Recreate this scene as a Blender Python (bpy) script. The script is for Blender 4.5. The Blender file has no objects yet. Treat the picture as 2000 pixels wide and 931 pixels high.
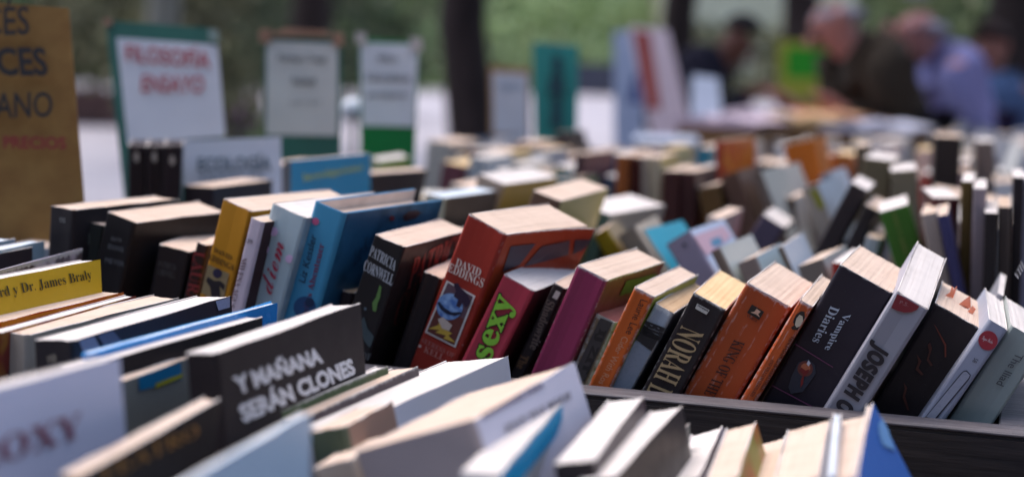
import bpy, bmesh, math, random
from mathutils import Vector, Matrix, Euler
random.seed(7)
SC = bpy.context.scene
COL = SC.collection
# ---------------------------------------------------------------- camera
F_PX, PITCH, ROLL = 3100.0, 0.110, 0.032
cam_d = bpy.data.cameras.new('camera'); cam = bpy.data.objects.new('camera', cam_d); COL.objects.link(cam)
cam_d.sensor_width = 36.0; cam_d.lens = 36.0 * F_PX / 2000.0
cam_d.clip_start = 0.02; cam_d.clip_end = 600
cp, sp, cr, sr = math.cos(PITCH), math.sin(PITCH), math.cos(ROLL), math.sin(ROLL)
upv = Vector((0, sp, cp)); xh = Vector((1, 0, 0)); fwd = Vector((0, cp, -sp))
R_ = xh * cr + upv * sr; U_ = -xh * sr + upv * cr
M = Matrix((( R_.x, U_.x, -fwd.x, 0), (R_.y, U_.y, -fwd.y, 0), (R_.z, U_.z, -fwd.z, 1.10), (0, 0, 0, 1)))
cam.matrix_world = M
cam_d.dof.use_dof = True; cam_d.dof.focus_distance = 0.88; cam_d.dof.aperture_fstop = 4.5; cam_d.dof.aperture_blades = 0
SC.camera = cam
# ---------------------------------------------------------------- world, sun, exposure
W = bpy.data.worlds.new('World'); SC.world = W; W.use_nodes = True
nt = W.node_tree; nt.nodes.clear()
sky = nt.nodes.new('ShaderNodeTexSky'); sky.sky_type = 'NISHITA'; sky.sun_disc = False
SUN_EL, SUN_AZ = math.radians(68), math.radians(-35)     # azimuth from +Y towards +X
sky.sun_elevation = SUN_EL; sky.sun_rotation = SUN_AZ; sky.air_density = 1.2; sky.dust_density = 4.0; sky.ozone_density = 1.0
bgn = nt.nodes.new('ShaderNodeBackground'); bgn.inputs[1].default_value = 0.15
wo = nt.nodes.new('ShaderNodeOutputWorld'); nt.links.new(sky.outputs[0], bgn.inputs[0]); nt.links.new(bgn.outputs[0], wo.inputs[0])
sd = bpy.data.lights.new('sun', 'SUN'); sun = bpy.data.objects.new('sun', sd); COL.objects.link(sun)
sd.energy = 0.85; sd.angle = math.radians(70); sd.color = (1.0, 0.95, 0.915)
sv = Vector((math.sin(SUN_AZ) * math.cos(SUN_EL), math.cos(SUN_AZ) * math.cos(SUN_EL), math.sin(SUN_EL)))
sun.rotation_euler = sv.to_track_quat('Z', 'Y').to_euler()
SC.view_settings.view_transform = 'Standard'; SC.view_settings.look = 'None'
SC.view_settings.exposure = 1.12; SC.view_settings.gamma = 1.0
SC.cycles.use_denoising = True; SC.cycles.max_bounces = 8; SC.cycles.diffuse_bounces = 6; SC.cycles.glossy_bounces = 2
SC.cycles.transparent_max_bounces = 4; SC.cycles.caustics_reflective = False; SC.cycles.caustics_refractive = False

# ---------------------------------------------------------------- helpers
def lin(h):
    h = h.lstrip('#'); o = []
    for i in (0, 2, 4):
        c = int(h[i:i+2], 16) / 255
        o.append(c / 12.92 if c <= .04045 else ((c + .055) / 1.055) ** 2.4)
    return (*o, 1)
MATS = {}
class NB:
    def __init__(s, name):
        s.m = bpy.data.materials.new(name); s.m.use_nodes = True; s.nt = s.m.node_tree
        s.b = s.nt.nodes['Principled BSDF']
    def n(s, t, **k):
        x = s.nt.nodes.new(t)
        for a, v in k.items():
            if a in x.inputs.keys(): x.inputs[a].default_value = v
            else: setattr(x, a, v)
        return x
    def l(s, a, b): s.nt.links.new(a, b)
    def math(s, op, a, b=None, clamp=False):
        x = s.nt.nodes.new('ShaderNodeMath'); x.operation = op; x.use_clamp = clamp
        for i, v in enumerate((a, b)):
            if v is None: continue
            if isinstance(v, (int, float)): x.inputs[i].default_value = v
            else: s.l(v, x.inputs[i])
        return x.outputs[0]
    def mix(s, f, a, b):
        x = s.nt.nodes.new('ShaderNodeMix'); x.data_type = 'RGBA'
        for i, v in ((0, f), (6, a), (7, b)):
            if isinstance(v, (int, float, tuple)): x.inputs[i].default_value = v
            else: s.l(v, x.inputs[i])
        return x.outputs[2]
    def noise(s, vec, scale, detail=3, rough=.6):
        x = s.nt.nodes.new('ShaderNodeTexNoise'); x.inputs['Scale'].default_value = scale
        x.inputs['Detail'].default_value = detail; x.inputs['Roughness'].default_value = rough
        s.l(vec, x.inputs['Vector']); return x.outputs[0]
    def ramp(s, v, lo, hi): 
        x = s.nt.nodes.new('ShaderNodeMapRange'); x.clamp = True
        x.inputs[1].default_value = lo; x.inputs[2].default_value = hi; s.l(v, x.inputs[0]); return x.outputs[0]
def page_mat(tone):
    if ('pg', tone) in MATS: return MATS['pg', tone]
    base, dark = dict(cream=('#cdb7a7', '#a38c7a'), white=('#d2cac6', '#aca29e'), yellow=('#d8bd94', '#b08c60'),
                      brown=('#bfa283', '#8c6c4e'), pink=('#a8686a', '#8c4c4e'), bluish=('#c8d2dc', '#9aa6b4'), slate=('#3a3438', '#2a2628'))[tone]
    k = NB('paper_' + tone); tc = k.n('ShaderNodeTexCoord').outputs['Object']
    mp = k.n('ShaderNodeMapping'); mp.inputs['Scale'].default_value = (2800, 16, 16); k.l(tc, mp.inputs[0])
    a = k.noise(mp.outputs[0], 1.0, 2); mp2 = k.n('ShaderNodeMapping'); mp2.inputs['Scale'].default_value = (800, 12, 12); k.l(tc, mp2.inputs[0])
    b = k.noise(mp2.outputs[0], 1.0, 3); c = k.noise(tc, 55, 4)
    f = k.math('ADD', k.math('MULTIPLY', k.ramp(a, .45, .75), .34), k.math('MULTIPLY', k.ramp(b, .55, .72), .42))
    f = k.math('ADD', f, k.math('MULTIPLY', k.ramp(c, .45, .8), .35), True)
    k.l(k.mix(f, lin(base), lin(dark)), k.b.inputs['Base Color']); k.b.inputs['Roughness'].default_value = .9
    k.b.inputs['Specular IOR Level'].default_value = .15
    bp = k.n('ShaderNodeBump'); bp.inputs['Strength'].default_value = .2; bp.inputs['Distance'].default_value = .0002
    k.l(k.math('ADD', a, b), bp.inputs['Height']); k.l(bp.outputs[0], k.b.inputs['Normal'])
    MATS['pg', tone] = k.m; return k.m
def cover_mat(hexc, h=.178, t=.03, wear=.3, rough=.42, crease=0, tint=None):
    key = ('cv', hexc, round(h, 3), round(t, 3), wear, crease, tint)
    if key in MATS: return MATS[key]
    k = NB('printed_card'); tc = k.n('ShaderNodeTexCoord').outputs['Object']
    sx = k.n('ShaderNodeSeparateXYZ'); k.l(tc, sx.inputs[0]); X, Y, Z = sx.outputs
    base = tuple(c * .93 + q for c, q in zip(lin(hexc)[:3], (.013, .0095, .010))) + (1,); light = tuple(min(1, c * .35 + .42) for c in base[:3]) + (1,)
    v = k.ramp(k.noise(tc, 22, 4), .35, .7)
    col = k.mix(k.math('MULTIPLY', v, .22), base, tuple(min(1, c * 1.08 + .012) for c in base[:3]) + (1,))
    if tint: col = k.mix(k.ramp(k.noise(tc, 34, 2), .45, .62), col, lin(tint))
    # worn edges: distance to top edge and to the spine corners
    dz = k.math('SUBTRACT', h, Z); ax = k.math('ABSOLUTE', X); bx = k.math('ABSOLUTE', k.math('SUBTRACT', X, t))
    ec = k.math('ADD', k.math('MINIMUM', ax, bx), k.math('MULTIPLY', k.math('MAXIMUM', Y, 0.0), .5))
    d = k.math('MINIMUM', dz, k.math('ADD', ec, .0008))
    nn = k.noise(tc, 260, 5, .7)
    e = k.math('SUBTRACT', k.math('MULTIPLY', nn, .0078 * wear + .0006), d)
    wearm = k.ramp(e, .0009, .0024)
    col = k.mix(wearm, col, light)
    sc = k.ramp(k.noise(tc, 700, 3, .7), .70 - .06 * wear, .78)
    col = k.mix(k.math('MULTIPLY', sc, .35 * wear), col, light)
    if crease:
        mp = k.n('ShaderNodeMapping'); mp.inputs['Scale'].default_value = (1, 1, .05); k.l(tc, mp.inputs[0])
        wv = k.n('ShaderNodeTexWave'); wv.wave_type = 'BANDS'; wv.bands_direction = 'X'; wv.inputs['Scale'].default_value = crease
        wv.inputs['Distortion'].default_value = 1.2; wv.inputs['Detail Scale'].default_value = 40; k.l(mp.outputs[0], wv.inputs[0])
        cm = k.math('MULTIPLY', k.ramp(wv.outputs['Fac'], .965, .99), k.ramp(k.noise(tc, 160, 3), .45, .6))
        col = k.mix(k.math('MULTIPLY', cm, .35), col, light)
    k.l(col, k.b.inputs['Base Color'])
    k.l(k.math('ADD', k.math('MULTIPLY', k.noise(tc, 90, 4), .25), rough - .1), k.b.inputs['Roughness']); k.b.inputs['Specular IOR Level'].default_value = .2
    bp = k.n('ShaderNodeBump'); bp.inputs['Strength'].default_value = .25; bp.inputs['Distance'].default_value = .0008
    k.l(k.noise(tc, 70, 4), bp.inputs['Height']); k.l(bp.outputs[0], k.b.inputs['Normal'])
    MATS[key] = k.m; return k.m
def ink(hexc, stripe=False):
    key = ('ink', hexc, stripe)
    if key in MATS: return MATS[key]
    k = NB('ink'); tc = k.n('ShaderNodeTexCoord').outputs['Object']
    col = lin(hexc)
    v = k.mix(k.math('MULTIPLY', k.ramp(k.noise(tc, 500, 3), .5, .75), .3), col, tuple(c * .55 for c in col[:3]) + (1,))
    if stripe:
        sx = k.n('ShaderNodeSeparateXYZ'); k.l(tc, sx.inputs[0])
        s = k.math('SINE', k.math('MULTIPLY', sx.outputs[2], 2 * math.pi / .00145))
        v = k.mix(k.ramp(s, .55, .85), v, lin('#1c191b'))
    k.l(v, k.b.inputs['Base Color']); k.b.inputs['Roughness'].default_value = .5
    MATS[key] = k.m; return k.m
def orb_mat():
    k = NB('globe_ink'); g = k.n('ShaderNodeTexCoord').outputs['Object']
    n = k.ramp(k.noise(g, 260, 3), .35, .7)
    k.l(k.mix(n, lin('#3f66a8'), lin('#8fb0d8')), k.b.inputs['Base Color']); k.b.inputs['Roughness'].default_value = .45
    return k.m
def plain(name, hexc, rough=.7, hex2=None, scale=8, bump=0, spec=.3, stretch=(1, 1, 1), detail=5, lo=.35, hi=.7):
    key = (name, hexc, hex2, scale)
    if key in MATS: return MATS[key]
    k = NB(name); tc = k.n('ShaderNodeTexCoord').outputs['Object']
    mp = k.n('ShaderNodeMapping'); mp.inputs['Scale'].default_value = stretch; k.l(tc, mp.inputs[0])
    nz = k.noise(mp.outputs[0], scale, detail)
    k.l(k.mix(k.ramp(nz, lo, hi), lin(hexc), lin(hex2 or hexc)), k.b.inputs['Base Color'])
    k.b.inputs['Roughness'].default_value = rough; k.b.inputs['Specular IOR Level'].default_value = spec
    if bump:
        bp = k.n('ShaderNodeBump'); bp.inputs['Strength'].default_value = .6; bp.inputs['Distance'].default_value = bump
        k.l(nz, bp.inputs['Height']); k.l(bp.outputs[0], k.b.inputs['Normal'])
    MATS[key] = k.m; return k.m
def mesh_obj(name, verts, faces, mats, parent=None, fm=None, smooth=False):
    me = bpy.data.meshes.new(name); me.from_pydata([tuple(v) for v in verts], [], faces)
    for m in (mats if isinstance(mats, (list, tuple)) else [mats]): me.materials.append(m)
    if fm: me.polygons.foreach_set('material_index', fm)
    if smooth: me.polygons.foreach_set('use_smooth', [True] * len(me.polygons))
    me.update(); o = bpy.data.objects.new(name, me); COL.objects.link(o)
    if parent: o.parent = parent
    return o
def empty(name, loc, rot=(0, 0, 0), **props):
    o = bpy.data.objects.new(name, None); COL.objects.link(o); o.empty_display_size = .02
    o.location = loc; o.rotation_euler = rot; tag(o, **props); return o
def tag(o, label=None, cat=None, group=None, kind=None):
    if label: o['label'] = label
    if cat: o['category'] = cat
    if group: o['group'] = group
    if kind: o['kind'] = kind
    return o
def box_vf(x0, x1, y0, y1, z0, z1, off=0):
    v = [(x0, y0, z0), (x1, y0, z0), (x1, y1, z0), (x0, y1, z0), (x0, y0, z1), (x1, y0, z1), (x1, y1, z1), (x0, y1, z1)]
    f = [(3, 2, 1, 0), (4, 5, 6, 7), (0, 1, 5, 4), (1, 2, 6, 5), (2, 3, 7, 6), (3, 0, 4, 7)]
    return v, [tuple(i + off for i in q) for q in f]
def bevel_box(name, x0, x1, y0, y1, z0, z1, mat, parent=None, bev=.0015, seg=2):
    bm = bmesh.new(); v, f = box_vf(x0, x1, y0, y1, z0, z1)
    vs = [bm.verts.new(p) for p in v]; [bm.faces.new([vs[i] for i in q]) for q in f]
    bmesh.ops.bevel(bm, geom=bm.edges[:], offset=bev, segments=seg, affect='EDGES')
    me = bpy.data.meshes.new(name); bm.to_mesh(me); bm.free(); me.materials.append(mat)
    o = bpy.data.objects.new(name, me); COL.objects.link(o)
    if parent: o.parent = parent
    return o
# ---- lettering: outlines of the built-in font (with its mathematical alphabets), as flat print
ALPH = dict(serif=(0x1D400, 0x1D41A, 0x1D7CE), script=(0x1D4D0, 0x1D4EA, 0x1D7CE), sansb=(0x1D5D4, 0x1D5EE, 0x1D7EC))
FONTS = dict(serif=('serif', 0, 0), cond=('serif', 0, 0), serifr=('serif', -.004, 0), slab=('serif', .016, 0), script=('script', 0, 0),
             sans=(None, 0, 0), sansit=(None, 0, .25), sansb=('sansb', .04, 0), stripe=(None, .05, 0), hand=(None, .012, .05), handb=(None, .03, .03))
TX = {}
def glyph_mesh(s, font, extra=0):
    key = (s, font, extra)
    if key in TX: return TX[key]
    al, off, sh = FONTS[font]; out = ''
    for ch in s:
        if al and 'A' <= ch <= 'Z': out += chr(ALPH[al][0] + ord(ch) - 65)
        elif al and 'a' <= ch <= 'z': out += chr(ALPH[al][1] + ord(ch) - 97)
        elif al and '0' <= ch <= '9': out += chr(ALPH[al][2] + ord(ch) - 48)
        else: out += ch
    c = bpy.data.curves.new('lettering', 'FONT'); c.body = out; c.resolution_u = 3; c.offset = off + extra
    o = bpy.data.objects.new('lettering', c); COL.objects.link(o)
    dg = bpy.context.evaluated_depsgraph_get(); me = bpy.data.meshes.new_from_object(o.evaluated_get(dg))
    vs = [(v.co.x + sh * v.co.y, v.co.y) for v in me.vertices]; fs = [tuple(p.vertices) for p in me.polygons]
    bpy.data.objects.remove(o); bpy.data.curves.remove(c); bpy.data.meshes.remove(me)
    TX[key] = (vs, fs); return vs, fs
def text_on(parent, s, font, mat, to3, bl, br, tl, name='title_lettering', outline=None):
    vs, fs = glyph_mesh(s, font)
    if not vs: return
    x0 = min(v[0] for v in vs); x1 = max(v[0] for v in vs); y0 = min(v[1] for v in vs); y1 = max(v[1] for v in vs)
    def mp(v, lvl):
        a = (v[0] - x0) / (x1 - x0); b = (v[1] - y0) / (y1 - y0)
        return to3(bl[0] + a * (br[0] - bl[0]) + b * (tl[0] - bl[0]), bl[1] + a * (br[1] - bl[1]) + b * (tl[1] - bl[1]), lvl)
    if outline:
        v2, f2 = glyph_mesh(s, font, .03); mesh_obj('lettering_outline', [mp(v, .5) for v in v2], f2, outline, parent)
    return mesh_obj(name, [mp(v, 1) for v in vs], fs, mat, parent)

BOOKS={
 'd1':(-0.3147, 1.0443, 0.8181, 0.421, 0.06, 0.179, 0.1141, 0.0198),
 'd2':(-0.3179, 1.046, 0.8169, -0.045, 0.153, 0.1727, 0.1048, 0.0208),
 'd3':(-0.3073, 1.0516, 0.8219, 0.4, 0.255, 0.1788, 0.1062, 0.0235),
 'd4':(-0.2627, 1.0377, 0.8126, 0.143, 0.192, 0.1651, 0.0988, 0.0219),
 'd5':(-0.2429, 1.0281, 0.8168, 0.105, 0.234, 0.1658, 0.1043, 0.0085),
 'eddy':(-0.2255, 1.0167, 0.8359, 0.505, 0.275, 0.1804, 0.1163, 0.0232),
 'mil':(-0.2014, 0.9867, 0.8267, 0.42, 0.249, 0.1797, 0.11, 0.0098),
 'diem':(-0.1958, 1.0007, 0.8366, 0.463, 0.292, 0.1803, 0.1207, 0.0261),
 'kess':(-0.1726, 0.9959, 0.8254, 0.423, 0.286, 0.1912, 0.1311, 0.0231),
 'tiny':(-0.1331, 0.9957, 0.807, 0.18, 0.183, 0.1498, 0.0904, 0.0078),
 'corn':(-0.1359, 0.9782, 0.8231, 0.308, 0.31, 0.1789, 0.1193, 0.0211),
 'pine':(-0.1012, 0.9831, 0.8172, 0.216, 0.306, 0.1606, 0.0942, 0.0124),
 'red':(-0.0856, 0.9866, 0.8416, 0.508, 0.38, 0.1802, 0.1047, 0.0291),
 'sexy':(-0.0753, 0.9677, 0.8132, 0.324, 0.434, 0.1776, 0.1117, 0.0218),
 'shad':(-0.0429, 0.9661, 0.8068, 0.254, 0.413, 0.1776, 0.1024, 0.0083),
 'purp':(-0.0227, 0.9562, 0.8179, 0.404, 0.386, 0.1782, 0.109, 0.0207),
 'worn':(-0.0036, 0.9483, 0.8007, 0.299, 0.356, 0.1637, 0.0968, 0.0139),
 'laur':(0.0066, 0.9382, 0.8097, 0.34, 0.401, 0.1776, 0.1141, 0.0132),
 'bib':(0.0105, 0.9384, 0.8047, 0.304, 0.454, 0.1771, 0.1122, 0.0123),
 'nora':(0.0331, 0.9251, 0.8114, 0.259, 0.436, 0.1774, 0.1166, 0.0212),
 'king':(0.0591, 0.9248, 0.821, 0.309, 0.465, 0.178, 0.1118, 0.0288),
 'peng':(0.0846, 0.903, 0.815, 0.29, 0.471, 0.1783, 0.1217, 0.0083),
 'vamp':(0.1103, 0.9085, 0.8326, 0.314, 0.45, 0.179, 0.1127, 0.0329),
 'jose':(0.1333, 0.9012, 0.8168, 0.263, 0.476, 0.19, 0.1205, 0.0193, 0.15),
 'zbk':(0.1616, 0.8998, 0.8158, 0.303, 0.46, 0.1775, 0.1043, 0.0282),
 'n58':(0.1753, 0.8742, 0.8156, 0.272, 0.514, 0.1781, 0.1306, 0.0116),
 'iliad':(0.1943, 0.8801, 0.81, 0.274, 0.487, 0.1772, 0.1215, 0.0209),
 'l1':(-0.3616, 0.9397, 0.7958, 0.257, 0.0, 0.18, 0.0975, 0.012),
 'l2':(-0.3352, 0.9295, 0.7955, 0.206, 0.0, 0.1799, 0.1015, 0.01),
 'l3':(-0.349, 0.8917, 0.7958, 0.229, -0.0, 0.178, 0.1209, 0.0154),
 'l4':(-0.297, 0.8349, 0.7961, 0.149, 0.019, 0.18, 0.1561, 0.0009),
 'braly':(-0.295, 0.7512, 0.7979, 0.303, -0.06, 0.1802, 0.1768, 0.0132),
 'l6':(-0.2785, 0.8006, 0.795, 0.299, 0.0, 0.1649, 0.1276, 0.0153),
 'l7':(-0.2613, 0.769, 0.7963, 0.251, 0.037, 0.165, 0.1384, 0.0066),
 'l8':(-0.2588, 0.7787, 0.7952, 0.325, 0.036, 0.1648, 0.1436, 0.0167),
 'l9':(-0.2087, 0.7167, 0.7924, 0.287, -0.06, 0.1746, 0.1585, 0.0208),
 'l10':(-0.1892, 0.6745, 0.7956, 0.342, 0.033, 0.1749, 0.1702, 0.0036),
 'l11':(-0.1894, 0.6577, 0.7975, 0.353, -0.0, 0.1702, 0.1547, 0.0104),
 'mana':(-0.1147, 0.6363, 0.7982, 0.293, -0.106, 0.1802, 0.1512, 0.0152),
 'l13':(-0.1859, 0.6757, 0.7957, 0.277, 0.105, 0.1649, 0.0763, 0.0046),
 'l14':(-0.1595, 0.7068, 0.7944, 0.191, -0.088, 0.1498, 0.0624, 0.012),
 'roxy':(-0.1735, 0.4884, 0.7884, 0.383, -0.099, 0.198, 0.0994, 0.0096),
 'gold':(-0.1569, 0.4997, 0.7906, 0.178, 0.081, 0.1743, 0.1267, 0.0063),
 'lblue':(-0.1022, 0.4596, 0.7865, 0.229, 0.0, 0.1839, 0.1177, 0.0031),
 'l17':(-0.0864, 0.6826, 0.7806, 0.328, -0.122, 0.1645, 0.118, 0.0062),
 'l18':(-0.0756, 0.6783, 0.778, 0.318, -0.172, 0.1647, 0.1342, 0.0143),
 'l19':(-0.071, 0.6712, 0.7647, 0.358, -0.172, 0.1753, 0.1854, 0.0364),
 'l21':(-0.0463, 0.6368, 0.7944, 0.28, -0.246, 0.1549, 0.0543, 0.0176),
 'samu':(0.0023, 0.574, 0.7784, 0.328, -0.355, 0.1832, 0.1283, 0.0515),
 'l22':(-0.03, 0.6064, 0.7952, 0.225, -0.324, 0.15, 0.0476, 0.0179),
 'f1':(-0.0157, 0.5453, 0.8042, 0.201, -0.0, 0.1525, 0.1249, 0.0141),
 'f2':(0.046, 0.5772, 0.7984, 0.228, -0.186, 0.155, 0.1239, 0.0158),
 'f3':(0.0598, 0.5658, 0.8003, 0.287, -0.229, 0.1502, 0.1345, 0.0143),
 'f4':(0.0566, 0.6193, 0.793, 0.274, -0.037, 0.1445, 0.1043, 0.0049),
 'f5':(0.1189, 0.641, 0.7858, 0.221, -0.362, 0.1488, 0.1018, 0.0152),
 'f6':(0.1286, 0.6135, 0.7879, 0.215, -0.327, 0.154, 0.1071, 0.0139),
 'f7':(0.1501, 0.6479, 0.7822, 0.215, -0.343, 0.1484, 0.0934, 0.0134),
 'f8':(0.1585, 0.6061, 0.7898, 0.227, -0.354, 0.1542, 0.1118, 0.0197),
 'f9':(0.1267, 0.5832, 0.7947, 0.216, -0.036, 0.1546, 0.1174, 0.0032),
 'f10':(0.166, 0.5823, 0.7962, 0.254, -0.295, 0.1548, 0.1192, 0.0117),
 'f11':(0.2061, 0.5459, 0.8089, 0.261, -0.522, 0.166, 0.1377, 0.0026),
 'ec0':(-0.3725, 1.1711, 0.8041, 0.054, 0.047, 0.1647, 0.1029, 0.0211),
 'pen1':(-0.3281, 1.3457, 0.806, -0.201, 0.0, 0.2139, 0.11, 0.0153),
 'pen2':(-0.3106, 1.3395, 0.8068, -0.201, 0.0, 0.214, 0.11, 0.0144),
 'pen3':(-0.2986, 1.3283, 0.8081, -0.199, 0.025, 0.214, 0.11, 0.0148),
 'm2':(-0.2811, 1.34, 0.8082, 0.314, 0.006, 0.18, 0.11, 0.0283),
 'm3':(-0.2844, 1.5038, 0.7946, 0.298, 0.0, 0.1883, 0.11, 0.0391),
 'm4':(-0.2481, 1.5103, 0.797, 0.291, 0.0, 0.1999, 0.11, 0.0286),
 'inv':(-0.1905, 1.3183, 0.8176, 0.358, -0.01, 0.1956, 0.1535, 0.0063),
 'm6':(-0.2117, 1.764, 0.8295, 0.272, 0.324, 0.171, 0.0991, 0.0121),
 'm7':(-0.1948, 1.4649, 0.8324, 0.521, 0.216, 0.1663, 0.1407, 0.0096),
 'm8':(-0.0902, 1.3299, 0.824, 0.43, 0.108, 0.1659, 0.1168, 0.0188),
 'm9a':(-0.0995, 1.651, 0.8239, 0.486, 0.052, 0.181, 0.1622, 0.0036),
 'm10':(-0.076, 1.4345, 0.8413, 0.419, 0.294, 0.1665, 0.123, 0.0273),
 'm12':(-0.0323, 1.2228, 0.8444, 0.295, 0.299, 0.1668, 0.1519, 0.0235),
 'm12b':(0.0225, 1.4278, 0.8262, 0.469, 0.227, 0.1556, 0.1333, 0.0365),
 'm13':(0.0562, 1.8587, 0.8276, 0.355, 0.093, 0.1712, 0.1213, 0.0104),
 'm14':(0.1087, 1.6437, 0.8173, 0.244, -0.019, 0.1906, 0.1141, 0.0123),
 'm14b':(0.1267, 1.6541, 0.8156, 0.313, -0.045, 0.1905, 0.11, 0.0127),
 'm14c':(0.1397, 1.6535, 0.8155, 0.312, -0.046, 0.1905, 0.11, 0.0093),
 'm14d':(0.1502, 1.6441, 0.8165, 0.263, -0.055, 0.1905, 0.1137, 0.0115),
 'm15':(0.1566, 1.6068, 0.8203, 0.315, -0.041, 0.1758, 0.11, 0.0173),
 'm15b':(0.1758, 1.6071, 0.8201, 0.321, -0.05, 0.1758, 0.1099, 0.0168),
 'm16':(0.2216, 1.561, 0.8261, 0.308, -0.256, 0.1611, 0.11, 0.0196),
 'm16b':(0.2636, 1.5652, 0.8381, 0.308, -0.377, 0.1668, 0.11, 0.0193),
 'm17':(0.2319, 1.7458, 0.831, 0.398, -0.068, 0.1914, 0.1436, 0.0084),
 'm18':(0.3009, 1.5469, 0.8408, 0.351, -0.419, 0.1719, 0.1161, 0.01),
 'm18b':(0.3489, 1.7106, 0.8352, 0.319, -0.421, 0.1716, 0.1107, 0.0129),
 'm19':(0.3654, 1.8584, 0.8292, 0.303, -0.273, 0.1913, 0.11, 0.0368),
 'm20':(0.3288, 1.4502, 0.8386, 0.375, -0.406, 0.1668, 0.1153, 0.0159),
 'm20b':(0.3958, 1.6624, 0.8364, 0.342, -0.457, 0.1716, 0.1104, 0.0127),
 'm21':(0.2192, 1.4118, 0.8318, 0.276, 0.429, 0.191, 0.112, 0.0165),
 'm21b':(0.2395, 1.3922, 0.8211, 0.304, 0.39, 0.1805, 0.11, 0.0121),
 'grn':(0.3554, 1.2714, 0.8184, 0.223, -0.336, 0.1806, 0.1076, 0.0239),
 'y1':(0.1586, 1.3219, 0.8186, 0.152, -0.584, 0.1656, 0.0995, 0.0139),
 'y2':(0.1807, 1.296, 0.823, 0.258, -0.615, 0.1658, 0.1033, 0.0171),
 'teal':(0.2034, 1.287, 0.8269, 0.423, -0.66, 0.171, 0.1019, 0.0036),
 'lil':(0.2149, 1.223, 0.8152, 0.38, -0.602, 0.1754, 0.1073, 0.0233),
 'c1':(0.2243, 1.1477, 0.8204, 0.355, -0.514, 0.1657, 0.1135, 0.008),
 'c2':(0.2339, 1.1524, 0.8121, 0.338, -0.45, 0.1603, 0.106, 0.0156),
 'c3':(0.272, 1.1566, 0.8165, 0.311, -0.47, 0.1705, 0.11, 0.0043),
 'c4':(0.266, 1.1394, 0.8141, 0.361, -0.391, 0.1554, 0.1018, 0.0197),
 'c5':(0.2422, 1.1374, 0.8043, 0.351, -0.068, 0.1598, 0.1053, 0.0093),
 'dia':(0.1481, 1.4667, 0.8219, 0.27, 0.512, 0.17, 0.0862, 0.0235),
 'vii':(0.224, 0.9915, 0.7971, 0.311, 0.432, 0.1893, 0.11, 0.0039),
 'r1':(0.3478, 1.2906, 0.8304, 0.172, -0.034, 0.1714, 0.1189, 0.0211),
 'r2':(0.353, 1.2244, 0.8195, 0.297, -0.037, 0.2007, 0.1187, 0.0088),
 'r3':(0.3517, 1.1904, 0.8169, 0.283, -0.031, 0.2006, 0.1193, 0.0096),
 'r4':(0.3491, 1.1512, 0.8218, 0.288, -0.031, 0.1809, 0.1241, 0.0089),
 'r5':(0.3712, 1.1872, 0.8187, 0.294, -0.04, 0.1857, 0.1156, 0.0096),
 'r6':(0.3845, 1.2005, 0.8203, 0.299, -0.033, 0.2058, 0.1172, 0.0082),
 'r7':(0.4074, 1.2577, 0.8199, 0.278, -0.013, 0.2007, 0.11, 0.0095),
 'wedge':(0.3551, 1.2218, 0.8355, 0.282, -0.243, 0.1617, 0.11, 0.0126),
 'blue':(0.3596, 1.1682, 0.8359, 0.274, -0.27, 0.1667, 0.11, 0.0075),
 'r8':(0.4947, 1.8764, 0.8146, 0.232, 0.0, 0.2157, 0.1137, 0.0318),
 'r9':(0.5585, 1.9004, 0.8141, 0.25, -0.033, 0.2104, 0.113, 0.0207),
 'w1':(0.3368, 1.5977, 0.8266, 0.31, 0.072, 0.191, 0.1184, 0.0291),
 'w2':(0.3772, 1.4921, 0.8298, 0.23, -0.125, 0.1813, 0.1184, 0.0239),
 'w3':(0.4006, 1.8048, 0.8183, 0.281, -0.07, 0.2006, 0.11, 0.0115),
}
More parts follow.
